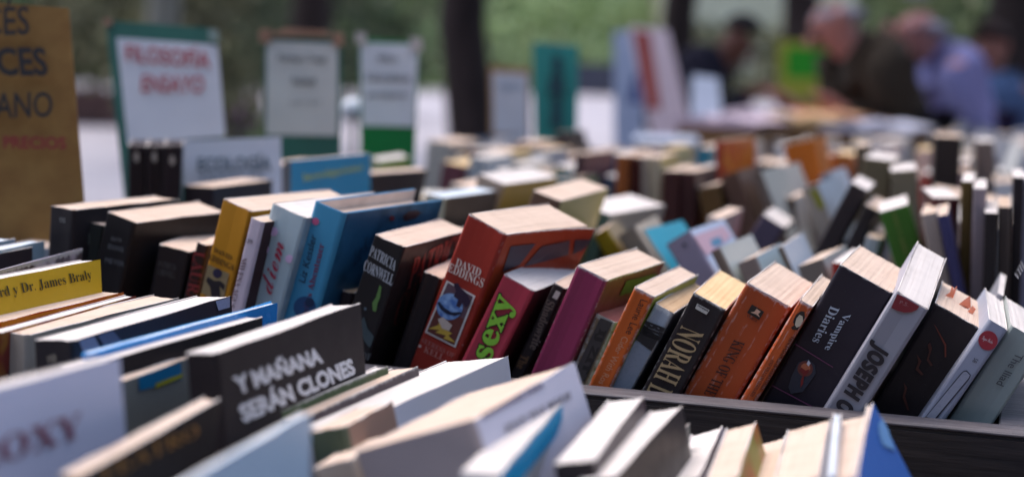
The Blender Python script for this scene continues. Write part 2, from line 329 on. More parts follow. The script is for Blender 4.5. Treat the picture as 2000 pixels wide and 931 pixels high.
TEXTS=[
 ('eddy', 's', 'DAVID', 'serif', '#171012', (0.0033, 0.1461), (0.0183, 0.1459), (0.0032, 0.1492)),
 ('eddy', 's', 'EDDINGS', 'serif', '#171012', (0.0008, 0.14), (0.0214, 0.1398), (0.0008, 0.1441)),
 ('mil', 's', '119', 'serif', '#3a343c', (0.0002, 0.1639), (0.0058, 0.1644), (0.0002, 0.1666)),
 ('mil', 's', 'MILENA AGUS', 'serif', '#6a5560', (0.001, 0.1538), (0.0001, 0.1208), (0.005, 0.1548)),
 ('diem', 's', 'diem', 'script', '#b02a4a', (0.0178, 0.1257), (0.0174, 0.1595), (0.0081, 0.1267)),
 ('kess', 's', 'Liz Kessler', 'sansit', '#16203c', (0.0096, 0.1433), (0.0088, 0.175), (0.0048, 0.1424)),
 ('kess', 's', 'Emilys Abenteuer', 'serif', '#7a2850', (0.0186, 0.1196), (0.0167, 0.1719), (0.0131, 0.1185)),
 ('kess', 'c', 'Liz Kess', 'sansit', '#123a5c', (0.0301, 0.1564), (0.0514, 0.1718), (0.0239, 0.1682)),
 ('corn', 's', 'PATRICIA', 'cond', '#b9bcc4', (0.0009, 0.1657), (0.0197, 0.1627), (0.0007, 0.1724)),
 ('corn', 's', 'CORNWELL', 'cond', '#b9bcc4', (0.0003, 0.1556), (0.0212, 0.1535), (-0.0002, 0.1626)),
 ('corn', 'c', 'PATRICIA', 'cond', '#8c3a34', (0.0279, 0.1466), (0.1184, 0.1577), (0.0226, 0.1694)),
 ('corn', 'c', 'CORN', 'cond', '#6c2c2a', (0.0234, 0.1217), (0.0784, 0.1276), (0.0204, 0.1452)),
 ('corn', 'c', 'CRIMES', 'serif', '#5c302c', (0.0458, 0.0951), (0.0949, 0.0996), (0.0515, 0.1118)),
 ('corn', 's', 'OF', 'serif', '#54585c', (0.0172, 0.1032), (0.0232, 0.1044), (0.0166, 0.1078)),
 ('pine', 'c', 'WINTER', 'serif', '#4a3c38', (0.0143, 0.1356), (0.0527, 0.1404), (0.0054, 0.1491)),
 ('red', 's', 'DAVID', 'serif', '#d9c9c0', (0.005, 0.1475), (0.0233, 0.1491), (0.0045, 0.1524)),
 ('red', 's', 'EDDINGS', 'serif', '#d9c9c0', (0.0015, 0.1418), (0.0276, 0.1436), (0.001, 0.1475)),
 ('red', 's', 'SEERESS OF', 'serif', '#a0605a', (0.0019, 0.0927), (0.0269, 0.0947), (0.0018, 0.0959)),
 ('red', 's', 'KELL', 'serif', '#b07068', (0.006, 0.088), (0.0208, 0.0895), (0.0059, 0.092)),
 ('sexy', 's', 'sexy', 'slab', '#86c23c', (0.021, 0.1264), (0.0173, 0.1683), (0.0067, 0.1239)),
 ('shad', 's', 'Shadowrite', 'slab', '#6a5a54', (0.0006, 0.1667), (0.0038, 0.1344), (0.0061, 0.1671)),
 ('shad', 's', 'The', 'slab', '#6a4a30', (0.001, 0.129), (0.0015, 0.1199), (0.0061, 0.1296)),
 ('worn', 's', 'IJ ZIT', 'sansb', '#241e20', (0.0048, 0.1562), (0.0041, 0.1269), (0.0105, 0.1572)),
 ('laur', 's', 'Laurie Lee', 'sans', '#1c1414', (0.0067, 0.1729), (0.0071, 0.1504), (0.0111, 0.1736)),
 ('laur', 's', 'Cider With Ros', 'sans', '#c08a6a', (0.0064, 0.1483), (0.0051, 0.1159), (0.0103, 0.1487)),
 ('bib', 's', 'BIB', 'sansb', '#17151a', (0.0002, 0.1654), (0.0014, 0.1567), (0.0123, 0.1673)),
 ('nora', 's', 'NORAH L', 'cond', '#b59a72', (0.0026, 0.1572), (0.0023, 0.1127), (0.0168, 0.159)),
 ('nora', 's', 'FAWCETT', 'sans', '#d8d4ce', (0.0056, 0.1708), (0.0121, 0.171), (0.0054, 0.1724)),
 ('king', 's', 'KING OF THE', 'serif', '#3a1c18', (0.0101, 0.1452), (0.0104, 0.108), (0.0167, 0.1468)),
 ('king', 's', 'CORGI', 'serif', '#3a1c18', (0.01, 0.1604), (0.0164, 0.1605), (0.0095, 0.1618)),
 ('peng', 's', 'PRINCE LEOPOLD OF LOEWENSTEIN', 'serif', '#3c1a14', (0.0062, 0.1577), (0.0064, 0.122), (0.0084, 0.1583)),
 ('peng', 's', 'AND WILLIAM GERHARDI', 'serif', '#3c1a14', (0.0033, 0.1408), (0.0035, 0.116), (0.0054, 0.1411)),
 ('vamp', 's', 'Vampire', 'serif', '#aeb6c4', (0.0145, 0.1554), (0.0147, 0.1319), (0.0193, 0.1572)),
 ('vamp', 's', 'Diaries', 'serif', '#aeb6c4', (0.007, 0.1561), (0.0075, 0.133), (0.0122, 0.1571)),
 ('jose', 's', 'JOSEPH O', 'sansb', '#2a2730', (0.0017, 0.1599), (0.0017, 0.1147), (0.0141, 0.1592)),
 ('jose', 's', 'P.S.', 'sans', '#e0d0d0', (0.0045, 0.1851), (0.0093, 0.186), (0.004, 0.1871)),
 ('n58', 's', '58', 'sans', '#3c3c48', (0.0052, 0.1562), (0.0053, 0.1536), (0.0076, 0.1565)),
 ('n58', 's', 'Ligne Poche', 'script', '#d8c8c8', (0.003, 0.1659), (0.009, 0.1666), (0.0024, 0.1689)),
 ('iliad', 's', 'The Iliad', 'sans', '#4a4a50', (0.0102, 0.1657), (0.0101, 0.1453), (0.0144, 0.1664)),
 ('d1', 's', '12', 'serif', '#8c8c8c', (0.0091, 0.1701), (0.0138, 0.17), (0.009, 0.1728)),
 ('d2', 's', '24', 'serif', '#8a9490', (0.0077, 0.1604), (0.0122, 0.1598), (0.0071, 0.1638)),
 ('d3', 's', 'new', 'serif', '#5c5c60', (0.0082, 0.1617), (0.0171, 0.1629), (0.0079, 0.1644)),
 ('d3', 's', 'moon', 'serif', '#5c5c60', (0.0072, 0.1557), (0.0199, 0.1572), (0.0067, 0.1591)),
 ('d3', 's', 'MEYER', 'sans', '#66666c', (0.0076, 0.1462), (0.0227, 0.1482), (0.0072, 0.1496)),
 ('d4', 's', 'PATRICIA', 'cond', '#4c4a4c', (0.0027, 0.1507), (0.0152, 0.151), (0.0026, 0.1548)),
 ('d4', 's', 'CORNWELL', 'cond', '#4c4a4c', (0.0031, 0.1452), (0.0156, 0.1455), (0.0029, 0.1497)),
 ('d5', 's', 'LAURA', 'serif', '#7a2c34', (-0.0004, 0.1599), (0.0022, 0.1253), (0.0076, 0.1604)),
 ('mana', 'c', 'Y MAÑANA', 'stripe', '#dfe2ea', (0.0134, 0.1603), (0.1009, 0.1589), (0.0087, 0.17)),
 ('mana', 'c', 'SERÁN CLONES', 'stripe', '#dfe2ea', (0.0167, 0.1475), (0.1383, 0.1468), (0.0111, 0.158)),
 ('braly', 'c', 'rd y Dr. James Braly', 'serifr', '#3a3410', (0.0796, 0.169), (0.1669, 0.1684), (0.0776, 0.176)),
 ('l9', 's', 'UNED', 'serif', '#b8a890', (0.0077, 0.164), (0.0123, 0.1651), (0.0073, 0.1671)),
 ('l8', 's', 'ARTE', 'serif', '#302c30', (0.0091, 0.1416), (0.0036, 0.1539), (0.004, 0.1397)),
 ('roxy', 'c', 'ROXY', 'serif', '#7c3448', (0.0158, 0.1727), (0.0739, 0.1732), (0.0159, 0.1817)),
 ('samu', 'c', 'CANCIONES PARA', 'sansb', '#4a4260', (0.0067, 0.1816), (0.0805, 0.1803), (0.0073, 0.1836)),
 ('samu', 'c', 'JOAN MAY ROZZI', 'serif', '#2c2836', (0.0252, 0.1718), (0.1092, 0.1695), (0.0252, 0.1751)),
 ('gold', 'c', 'TEATRO', 'serif', '#8a5a1c', (0.0163, 0.1678), (0.1054, 0.1639), (0.0133, 0.1738)),
 ('inv', 'c', 'Investigaciones', 'serif', '#b8c45a', (0.0226, 0.1761), (0.1362, 0.1797), (0.0216, 0.1835)),
 ('grn', 's', 'VIDA Y OBRA', 'serif', '#8a8c4a', (0.0096, 0.179), (0.0099, 0.1407), (0.0124, 0.1786)),
 ('vii', 'c', 'VIII', 'serif', '#6c6c74', (-0.0449, 0.2057), (-0.0338, 0.2146), (0.027, 0.2013)),
]
PRINTS=[
 ('eddy', 's', 'cover_picture', '#8c7a5a', 1, [(0.0013, 0.1367), (0.0192, 0.1373), (0.0195, 0.1178), (0.0015, 0.1171)]),
 ('eddy', 's', 'cover_picture', '#2a2440', 2, 'C', (0.0103, 0.1342), (0.0094, 0.137), (0.0138, 0.1355)),
 ('eddy', 's', 'cover_picture', '#241e24', 2, [(0.0074, 0.1236), (0.0031, 0.1262), (0.004, 0.1293), (0.0094, 0.1286), (0.014, 0.1304), (0.0182, 0.1292), (0.018, 0.1257), (0.0142, 0.127), (0.0175, 0.1188), (0.01, 0.1176)]),
 ('diem', 's', 'cover_picture', '#d8b8dc', 1, 'C', (0.0071, 0.1641), (0.0062, 0.1668), (0.0103, 0.1653)),
 ('diem', 's', 'cover_picture', '#d8b8dc', 1, 'C', (0.0043, 0.1514), (0.0034, 0.1541), (0.0075, 0.1526)),
 ('diem', 's', 'cover_picture', '#d8b8dc', 1, 'C', (0.0233, 0.1523), (0.0225, 0.1547), (0.0261, 0.1534)),
 ('diem', 's', 'cover_picture', '#e8e4c0', 2, 'C', (0.0013, 0.1557), (0.0007, 0.1575), (0.0034, 0.1565)),
 ('kess', 's', 'emblem', '#c05a84', 1, 'C', (0.0052, 0.1828), (0.0045, 0.1849), (0.0076, 0.1837)),
 ('kess', 's', 'cover_picture', '#1c4a78', 1, 'C', (0.0141, 0.1289), (0.012, 0.1356), (0.0217, 0.1319)),
 ('kess', 's', 'cover_picture', '#102c50', 2, 'C', (0.0166, 0.1333), (0.0157, 0.1361), (0.0197, 0.1345)),
 ('kess', 'c', 'cover_picture', '#2c1c2c', 1, [(0.0771, 0.1874), (0.0848, 0.19), (0.0951, 0.1896), (0.1037, 0.1875), (0.0969, 0.184), (0.0829, 0.1833)]),
 ('kess', 'c', 'cover_picture', '#5c2038', 1, 'C', (0.0628, 0.1867), (0.0618, 0.1886), (0.0664, 0.1864)),
 ('corn', 's', 'cover_picture', '#5c8044', 1, [(0.0135, 0.1511), (0.0151, 0.1504), (0.0163, 0.144), (0.016, 0.1398), (0.0167, 0.1347), (0.0146, 0.1345), (0.0126, 0.1391), (0.0138, 0.143)]),
 ('corn', 's', 'cover_picture', '#3c4a50', 1, [(0.0087, 0.1255), (0.0105, 0.1287), (0.0147, 0.1229), (0.02, 0.1199), (0.023, 0.1153), (0.0199, 0.112), (0.0144, 0.1152), (0.0107, 0.1178)]),
 ('corn', 's', 'cover_picture', '#54606c', 1, 'C', (0.0095, 0.1337), (0.0091, 0.1346), (0.0104, 0.1341)),
 ('red', 's', 'cover_picture_frame', '#d6d0cc', 1, [(0.0033, 0.1364), (0.0252, 0.1371), (0.0254, 0.1014), (0.0021, 0.0997)]),
 ('red', 's', 'cover_picture', '#5c4450', 2, [(0.0046, 0.1356), (0.0241, 0.136), (0.0241, 0.1025), (0.0034, 0.1011)]),
 ('red', 's', 'cover_picture', '#5c2c28', 3, [(0.004, 0.1186), (0.024, 0.1206), (0.0241, 0.1025), (0.0034, 0.1011)]),
 ('red', 's', 'globe', 'ORB', 4, 'C', (0.0119, 0.1228), (0.0086, 0.1303), (0.0203, 0.1272)),
 ('red', 's', 'cover_picture', '#151c38', 5, [(0.0033, 0.1211), (0.0044, 0.1224), (0.0089, 0.1205), (0.0149, 0.1204), (0.0203, 0.1236), (0.0216, 0.1233), (0.0174, 0.1193), (0.0117, 0.1177), (0.0065, 0.1185)]),
 ('red', 's', 'cover_picture', '#2c1c34', 5, [(0.0088, 0.1371), (0.0116, 0.1389), (0.0148, 0.137), (0.0199, 0.1361), (0.0244, 0.1322), (0.0225, 0.1276), (0.0193, 0.1295), (0.0186, 0.1256), (0.0158, 0.1255), (0.0159, 0.1298), (0.0119, 0.1299), (0.0123, 0.1336)]),
 ('red', 's', 'cover_picture', '#b8983c', 5, [(0.0095, 0.1115), (0.0167, 0.1118), (0.0148, 0.1086), (0.0204, 0.1087), (0.0183, 0.1062), (0.0246, 0.1046), (0.0158, 0.1027), (0.017, 0.1055), (0.0091, 0.1034), (0.0117, 0.1066), (0.0036, 0.103), (0.0092, 0.1085)]),
 ('red', 's', 'cover_picture', '#b8a8a0', 6, [(0.0077, 0.112), (0.0105, 0.1149), (0.0184, 0.1134), (0.0178, 0.1091), (0.0126, 0.1082)]),
 ('red', 's', 'dot', '#c8a8a0', 1, 'C', (0.0023, 0.09), (0.0019, 0.0909), (0.0033, 0.0905)),
 ('red', 'c', 'cover_picture', '#4c4450', 1, [(0.0107, 0.1718), (0.0408, 0.1714), (0.0314, 0.1574), (0.0133, 0.1541)]),
 ('red', 'c', 'cover_picture', '#584850', 1, [(0.0494, 0.1688), (0.0804, 0.1718), (0.0861, 0.1609), (0.0506, 0.1565), (0.0379, 0.1556)]),
 ('red', 'c', 'cover_picture', '#453c48', 1, [(0.0859, 0.1721), (0.1059, 0.1718), (0.1011, 0.164), (0.0917, 0.1611)]),
 ('shad', 's', 'emblem', '#c8c0b8', 1, [(0.0034, 0.1742), (0.0066, 0.1741), (0.0063, 0.169), (0.0031, 0.1691)]),
 ('purp', 'c', 'sticker', '#3a4a20', 1, [(0.0378, 0.163), (0.0386, 0.1734), (0.1014, 0.1711), (0.0974, 0.1626)]),
 ('worn', 's', 'spine_panel', '#403a3c', 0.5, [(0.0039, 0.1626), (0.0117, 0.1632), (0.0098, 0.1231), (0.0018, 0.1217)]),
 ('bib', 's', 'spine_panel', '#1c1a1e', 1, [(0.0003, 0.1627), (0.0138, 0.1601), (0.0132, 0.151), (-0.0003, 0.1528)]),
 ('bib', 's', 'spine_panel', '#7c8492', 0.5, [(-0.0003, 0.1521), (0.0131, 0.1506), (0.0147, 0.121), (0.0004, 0.1195)]),
 ('nora', 's', 'emblem', '#c8c4bc', 0.5, [(0.0049, 0.1728), (0.0129, 0.1728), (0.0126, 0.1696), (0.0052, 0.1696)]),
 ('nora', 's', 'emblem', '#1c181a', 0.8, [(0.0054, 0.1724), (0.0124, 0.1725), (0.0123, 0.1714), (0.0056, 0.1715)]),
 ('king', 's', 'emblem', '#231c1a', 1, [(0.009, 0.1682), (0.0171, 0.1681), (0.0169, 0.1625), (0.0089, 0.1625)]),
 ('king', 's', 'emblem', '#cfa890', 1.5, [(0.0125, 0.1674), (0.0154, 0.1671), (0.0147, 0.1653), (0.0165, 0.164), (0.0138, 0.1644), (0.0105, 0.1638), (0.0123, 0.1653)]),
 ('peng', 's', 'penguin_emblem', '#241a18', 1, [(0.0039, 0.1729), (0.0058, 0.1737), (0.0065, 0.1725), (0.0085, 0.1696), (0.0096, 0.1659), (0.0087, 0.163), (0.005, 0.1614), (0.0037, 0.1619), (0.0047, 0.1642), (0.0031, 0.1653), (0.0025, 0.1697)]),
 ('peng', 's', 'penguin_emblem', '#c8b8a0', 1.5, [(0.0042, 0.1707), (0.0061, 0.1709), (0.0078, 0.1685), (0.0081, 0.1657), (0.0064, 0.1636), (0.0048, 0.1646), (0.0038, 0.1681)]),
 ('vamp', 's', 'spine_line', '#6c3458', 1, [(-0.0002, 0.1271), (0.0249, 0.1262), (0.025, 0.1257), (-0.0, 0.1265)]),
 ('vamp', 's', 'spine_line', '#6c3458', 1, [(-0.0005, 0.0993), (0.0287, 0.1005), (0.0288, 0.0998), (-0.0004, 0.0987)]),
 ('vamp', 's', 'cover_picture', '#2a2d3c', 1, [(0.0069, 0.1186), (0.011, 0.1231), (0.0157, 0.1218), (0.0184, 0.118), (0.0178, 0.1107), (0.0171, 0.1048), (0.012, 0.1003), (0.0089, 0.1029), (0.0075, 0.109)]),
 ('vamp', 's', 'cover_picture', '#6c3430', 2, 'C', (0.012, 0.1172), (0.0098, 0.1211), (0.0157, 0.1194)),
 ('vamp', 's', 'cover_picture', '#c06c48', 3, 'C', (0.0119, 0.1179), (0.0107, 0.1202), (0.0142, 0.1192)),
 ('vamp', 's', 'cover_picture', '#7c1c1c', 4, [(0.0098, 0.1169), (0.0126, 0.1166), (0.0142, 0.1185), (0.0145, 0.1156), (0.0136, 0.113), (0.0151, 0.1091), (0.015, 0.1063), (0.013, 0.1106), (0.0128, 0.1139), (0.0097, 0.1148)]),
 ('vamp', 's', 'cover_picture', '#dcd8e0', 4, [(0.0113, 0.1226), (0.0131, 0.1217), (0.013, 0.1195), (0.0113, 0.1202)]),
 ('jose', 's', 'emblem', '#8c2a34', 1, [(0.0008, 0.1892), (0.0073, 0.1895), (0.0142, 0.1894), (0.014, 0.187), (0.0122, 0.1843), (0.009, 0.1821), (0.0053, 0.1811), (0.002, 0.1808)]),
 ('n58', 's', 'emblem', '#a02c38', 0.5, 'C', (0.006, 0.1679), (0.0031, 0.1724), (0.0102, 0.1707)),
 ('n58', 's', 'outline_ring', '#2c2a38', 0.5, [(0.0057, 0.148), (0.0089, 0.1471), (0.0094, 0.1447), (0.0069, 0.1143), (0.0016, 0.1135), (0.004, 0.1448), (0.0045, 0.1469)]),
 ('n58', 's', 'outline_ring', '#9a9cac', 1, [(0.0059, 0.1473), (0.0085, 0.1467), (0.0088, 0.1447), (0.0062, 0.1153), (0.002, 0.1143), (0.0045, 0.1445), (0.0048, 0.1464)]),
 ('d1', 's', 'emblem', '#6c6c6c', 0.5, 'C', (0.0111, 0.1717), (0.0111, 0.1719), (0.0113, 0.1717)),
 ('d2', 's', 'emblem', '#5c6862', 0.5, [(0.0051, 0.1659), (0.0124, 0.1651), (0.0131, 0.1583), (0.0058, 0.159)]),
 ('d2', 's', 'emblem', '#1c2422', 0.8, [(0.0056, 0.1653), (0.0122, 0.1644), (0.0127, 0.1589), (0.0061, 0.1598)]),
 ('zbk', 's', 'scratch_drawing', '#6c2c1c', 1, [(0.0054, 0.1669), (0.0069, 0.1664), (0.0168, 0.1603), (0.0203, 0.1543), (0.0197, 0.1536), (0.0164, 0.1593)]),
 ('zbk', 's', 'scratch_drawing', '#4c2018', 1, [(0.0083, 0.1551), (0.0089, 0.1568), (0.0114, 0.1543), (0.0128, 0.1484), (0.0164, 0.1465), (0.0158, 0.1454), (0.0121, 0.1473), (0.011, 0.152)]),
 ('zbk', 's', 'scratch_drawing', '#4c2018', 1, [(0.0057, 0.1474), (0.0101, 0.1453), (0.0106, 0.1409), (0.0148, 0.1393), (0.0141, 0.1383), (0.0095, 0.1395), (0.0089, 0.1439)]),
 ('zbk', 's', 'scratch_drawing', '#4c2018', 1, [(0.0076, 0.1298), (0.0109, 0.1281), (0.0122, 0.1234), (0.0182, 0.1175), (0.0173, 0.1169), (0.0113, 0.1222), (0.01, 0.1268)]),
 ('l6', 'c', 'cover_stripe', '#d8861c', 1, [(0.1276, 0.1645), (0.0086, 0.1616), (0.0086, 0.1655), (0.0692, 0.1661)]),
 ('l9', 'c', 'cover_picture', '#8c8fa8', 1, [(0.1386, 0.1745), (0.1555, 0.1745), (0.1549, 0.1684), (0.1416, 0.1685)]),
 ('l9', 'c', 'cover_picture', '#7c7c90', 1, [(0.0036, 0.1751), (0.0166, 0.175), (0.0246, 0.1645), (0.0091, 0.1647)]),
 ('l9', 'c', 'cover_picture', '#54566c', 1, [(0.0189, 0.1752), (0.0324, 0.175), (0.0433, 0.1664), (0.027, 0.1661)]),
 ('l13', 'c', 'cover_panel', '#0c7aa8', 1, [(0.0121, 0.1653), (0.0506, 0.165), (0.0536, 0.1557), (0.0145, 0.1579)]),
 ('l13', 'c', 'cover_stripe', '#b8b020', 2, [(0.028, 0.1586), (0.0529, 0.1588), (0.0534, 0.1567), (0.0284, 0.1566)]),
 ('samu', 'c', 'red_mark', '#d84a5c', 1, [(0.0306, 0.1677), (0.0365, 0.1667), (0.0363, 0.1605), (0.0302, 0.1613)]),
 ('lil', 'c', 'cover_picture', '#c09aa8', 1, [(-0.0033, 0.1695), (0.0953, 0.1704), (0.0994, 0.1589), (0.0034, 0.1508)]),
 ('lil', 'c', 'cover_picture', '#3c7a9c', 2, [(0.0331, 0.1619), (0.0667, 0.1622), (0.0629, 0.1562), (0.0313, 0.1553)]),
 ('lil', 's', 'emblem', '#4c4a54', 1, 'C', (0.0135, 0.1674), (0.0143, 0.1687), (0.0149, 0.1665)),
 ('pen1', 's', 'penguin_emblem', '#a8a49c', 1, [(0.0055, 0.2086), (0.0085, 0.2087), (0.0094, 0.2022), (0.0068, 0.1995), (0.0047, 0.2029)]),
 ('pen2', 's', 'penguin_emblem', '#a8a49c', 1, [(0.0047, 0.2087), (0.0077, 0.2088), (0.0086, 0.2023), (0.006, 0.1996), (0.0039, 0.2031)]),
 ('pen3', 's', 'penguin_emblem', '#a8a49c', 1, [(0.005, 0.2057), (0.0079, 0.2059), (0.009, 0.1999), (0.0065, 0.1972), (0.0043, 0.2005)]),
 ('f11', 'c', 'cover_picture', '#5c8cc0', 1, [(0.1142, 0.1601), (0.144, 0.1577), (0.1369, 0.1522), (0.1251, 0.1449), (0.0988, 0.154), (0.1035, 0.1577)]),
 ('m20', 's', 'spine_panel', '#8a8810', 1, [(0.007, 0.163), (0.0126, 0.163), (0.0182, 0.1428), (0.0095, 0.1439)]),
]
# ---------------------------------------------------------------- books
def build_book(name, M8, cover, spine=None, page='cream', wear=.35, label=None, group=None, hard=False, flare=0, crease=0,
               rough=.42, inner='#cfc6c0', seed=None, res=True, tint=None, arc=0.0, cat='book'):
    x, y, z, yaw, lean, h, w, t = M8[:8]; pit = M8[8] if len(M8) > 8 else 0
    rnd = random.Random(seed if seed is not None else hash((round(x, 4), round(y, 4))) & 0xffff)
    root = empty(name, (x, y, z), (pit, lean, -yaw), label=label, cat=cat, group=group)
    c = .0022 if hard else .00055
    c = min(c, t * .2)
    over = .003 if hard else 0.0
    r = min(.0022 if not hard else .003, t * .3)
    # profile of the wrapped cover, outer and inner line, from back fore edge round the spine to front fore edge
    ns = 4 if t > .006 else 2
    out = [(0, w * k / 6) for k in (6, 5, 4, 3, 2, 1)] if res else [(0, w), (0, w * .5)]
    n0 = len(out)
    for i in range(ns + 1):
        a = i / ns * math.pi / 2; out.append((r - r * math.cos(a), r - r * math.sin(a)))
    if not arc and res and not hard and t > .012: arc = rnd.uniform(.0004, .0010)
    if arc: 
        for i in (1, 2, 3): q = i / 4; out.append((r + (t - 2 * r) * q, arc * math.sin(q * math.pi)))
    for i in range(ns + 1):
        a = i / ns * math.pi / 2; out.append((t - r + r * math.sin(a), r - r * math.cos(a)))
    n_sp0, n_sp1 = n0, len(out) - 1
    out += [(t, w * k / 6) for k in (1, 2, 3, 4, 5, 6)] if res else [(t, w * .5), (t, w)]
    inn = []
    for i, (px, py) in enumerate(out):
        inn.append((min(max(px, c), t - c), py + c if n_sp0 < i < n_sp1 else max(py, c)))
    nz = 6 if res else 2; N = len(out)
    bow_f, bow_b = rnd.uniform(.0001, .0007), rnd.uniform(0, .0004)
    V = []; F = []; FM = []
    for j in range(nz + 1):
        zz = h * j / nz; q = j / nz
        for ring in (out, inn):
            for i, (px, py) in enumerate(ring):
                s = py / w
                if i > n_sp1: px = px + flare * s * s * (.25 + .75 * q * q) + bow_f * s * s * q
                if i < n_sp0: px = px - bow_b * s * s * q
                jz = rnd.uniform(-.0005, .0002) if (res and j == nz and not hard) else 0
                jx = rnd.uniform(-.00018, .00018) if (res and not hard and n_sp0 <= i <= n_sp1) else 0
                V.append((px, py + jx, zz + (over if j == nz else 0) + jz))
    for j in range(nz):
        for i in range(N - 1):
            a = j * 2 * N + i; F.append((a + 1, a, a + 2 * N, a + 2 * N + 1)); FM.append(2 if n_sp0 <= i < n_sp1 else 0)
            a += N; F.append((a, a + 1, a + 2 * N + 1, a + 2 * N)); FM.append(1)
        for i in (0, N - 1):
            a = j * 2 * N + i; F.append((a, a + N, a + 3 * N, a + 2 * N)); FM.append(1)
    for j in (0, nz):
        for i in range(N - 1):
            a = j * 2 * N + i; F.append((a, a + 1, a + 1 + N, a + N)); FM.append(0 if hard else 1)
    mc = cover_mat(cover, h + over, t, wear, rough, 0, tint)
    ms = cover_mat(spine or cover, h + over, t, wear, rough, crease, tint if not spine else None)
    mesh_obj('cover', V, F, [mc, page_mat('white') if inner == '#cfc6c0' else plain('lining', inner, .7), ms], root, FM)
    # page block: top face made of many sections of slightly different height
    g = .00012; x0, x1 = c + g, t - c - g; y0, y1 = c + .0004 + (arc if arc > 0 else 0), w - (.004 if hard else .0012)
    nx = max(3, int((x1 - x0) / (.0016 if res else .004))) if res else 2
    nx = min(nx, 40)
    V = []; F = []; ztop = h - (.0002 if not hard else .0035)
    for i in range(nx + 1):
        q = i / nx; xx = x0 + (x1 - x0) * q; dzz = rnd.uniform(-.00016, .00012) if res else 0
        ye = y1 - .0022 * math.sin(math.pi * q) * (1 if hard else .3) + (rnd.uniform(-.0003, .0002) if res else 0)
        yb = y0 + (.0015 * (abs(2 * q - 1) ** 3))
        fl = flare * .5 * q
        for (yy, k) in ((yb, 0), (yb + (ye - yb) * .5, .25), (ye, 1)):
            V.append((xx + fl * k, yy, ztop + dzz - (.0006 * k if res else 0)))
        V.append((xx, yb, .001)); V.append((xx, ye, .001))
    for i in range(nx):
        a = i * 5; b = a + 5
        F += [(a, b, b + 1, a + 1), (a + 1, b + 1, b + 2, a + 2), (a + 2, b + 2, b + 4, a + 4), (a, a + 3, b + 3, b), (a + 3, a + 4, b + 4, b + 3)]
    for a in (0, nx * 5): F += [(a, a + 1, a + 2, a + 4, a + 3)]
    mesh_obj('page_block', V, F, page_mat(page), root)
    root['dims'] = (h, w, t); root['bend'] = (bow_f, flare)
    return root
def clip_poly(pts, x0, x1, y0, y1):
    for ax, lim, sg in ((0, x0, 1), (0, x1, -1), (1, y0, 1), (1, y1, -1)):
        out = []
        for i, p in enumerate(pts):
            q = pts[i - 1]; dp, dq = (p[ax] - lim) * sg, (q[ax] - lim) * sg
            if (dp >= 0) != (dq >= 0):
                k = dq / (dq - dp); out.append((q[0] + (p[0] - q[0]) * k, q[1] + (p[1] - q[1]) * k))
            if dp >= 0: out.append(p)
        pts = out
        if not pts: break
    return pts
def face3(face, t, root=None):
    if face == 's': return lambda a, b, lv: (a, -.0004 - .00022 * lv, b)
    h, w, _ = root['dims']; bf, fl = root['bend']
    return lambda a, b, lv: (t + .0004 + .00022 * lv + fl * (a / w) ** 2 * (.25 + .75 * (b / h) ** 2) + bf * (a / w) ** 2 * b / h, a, b)
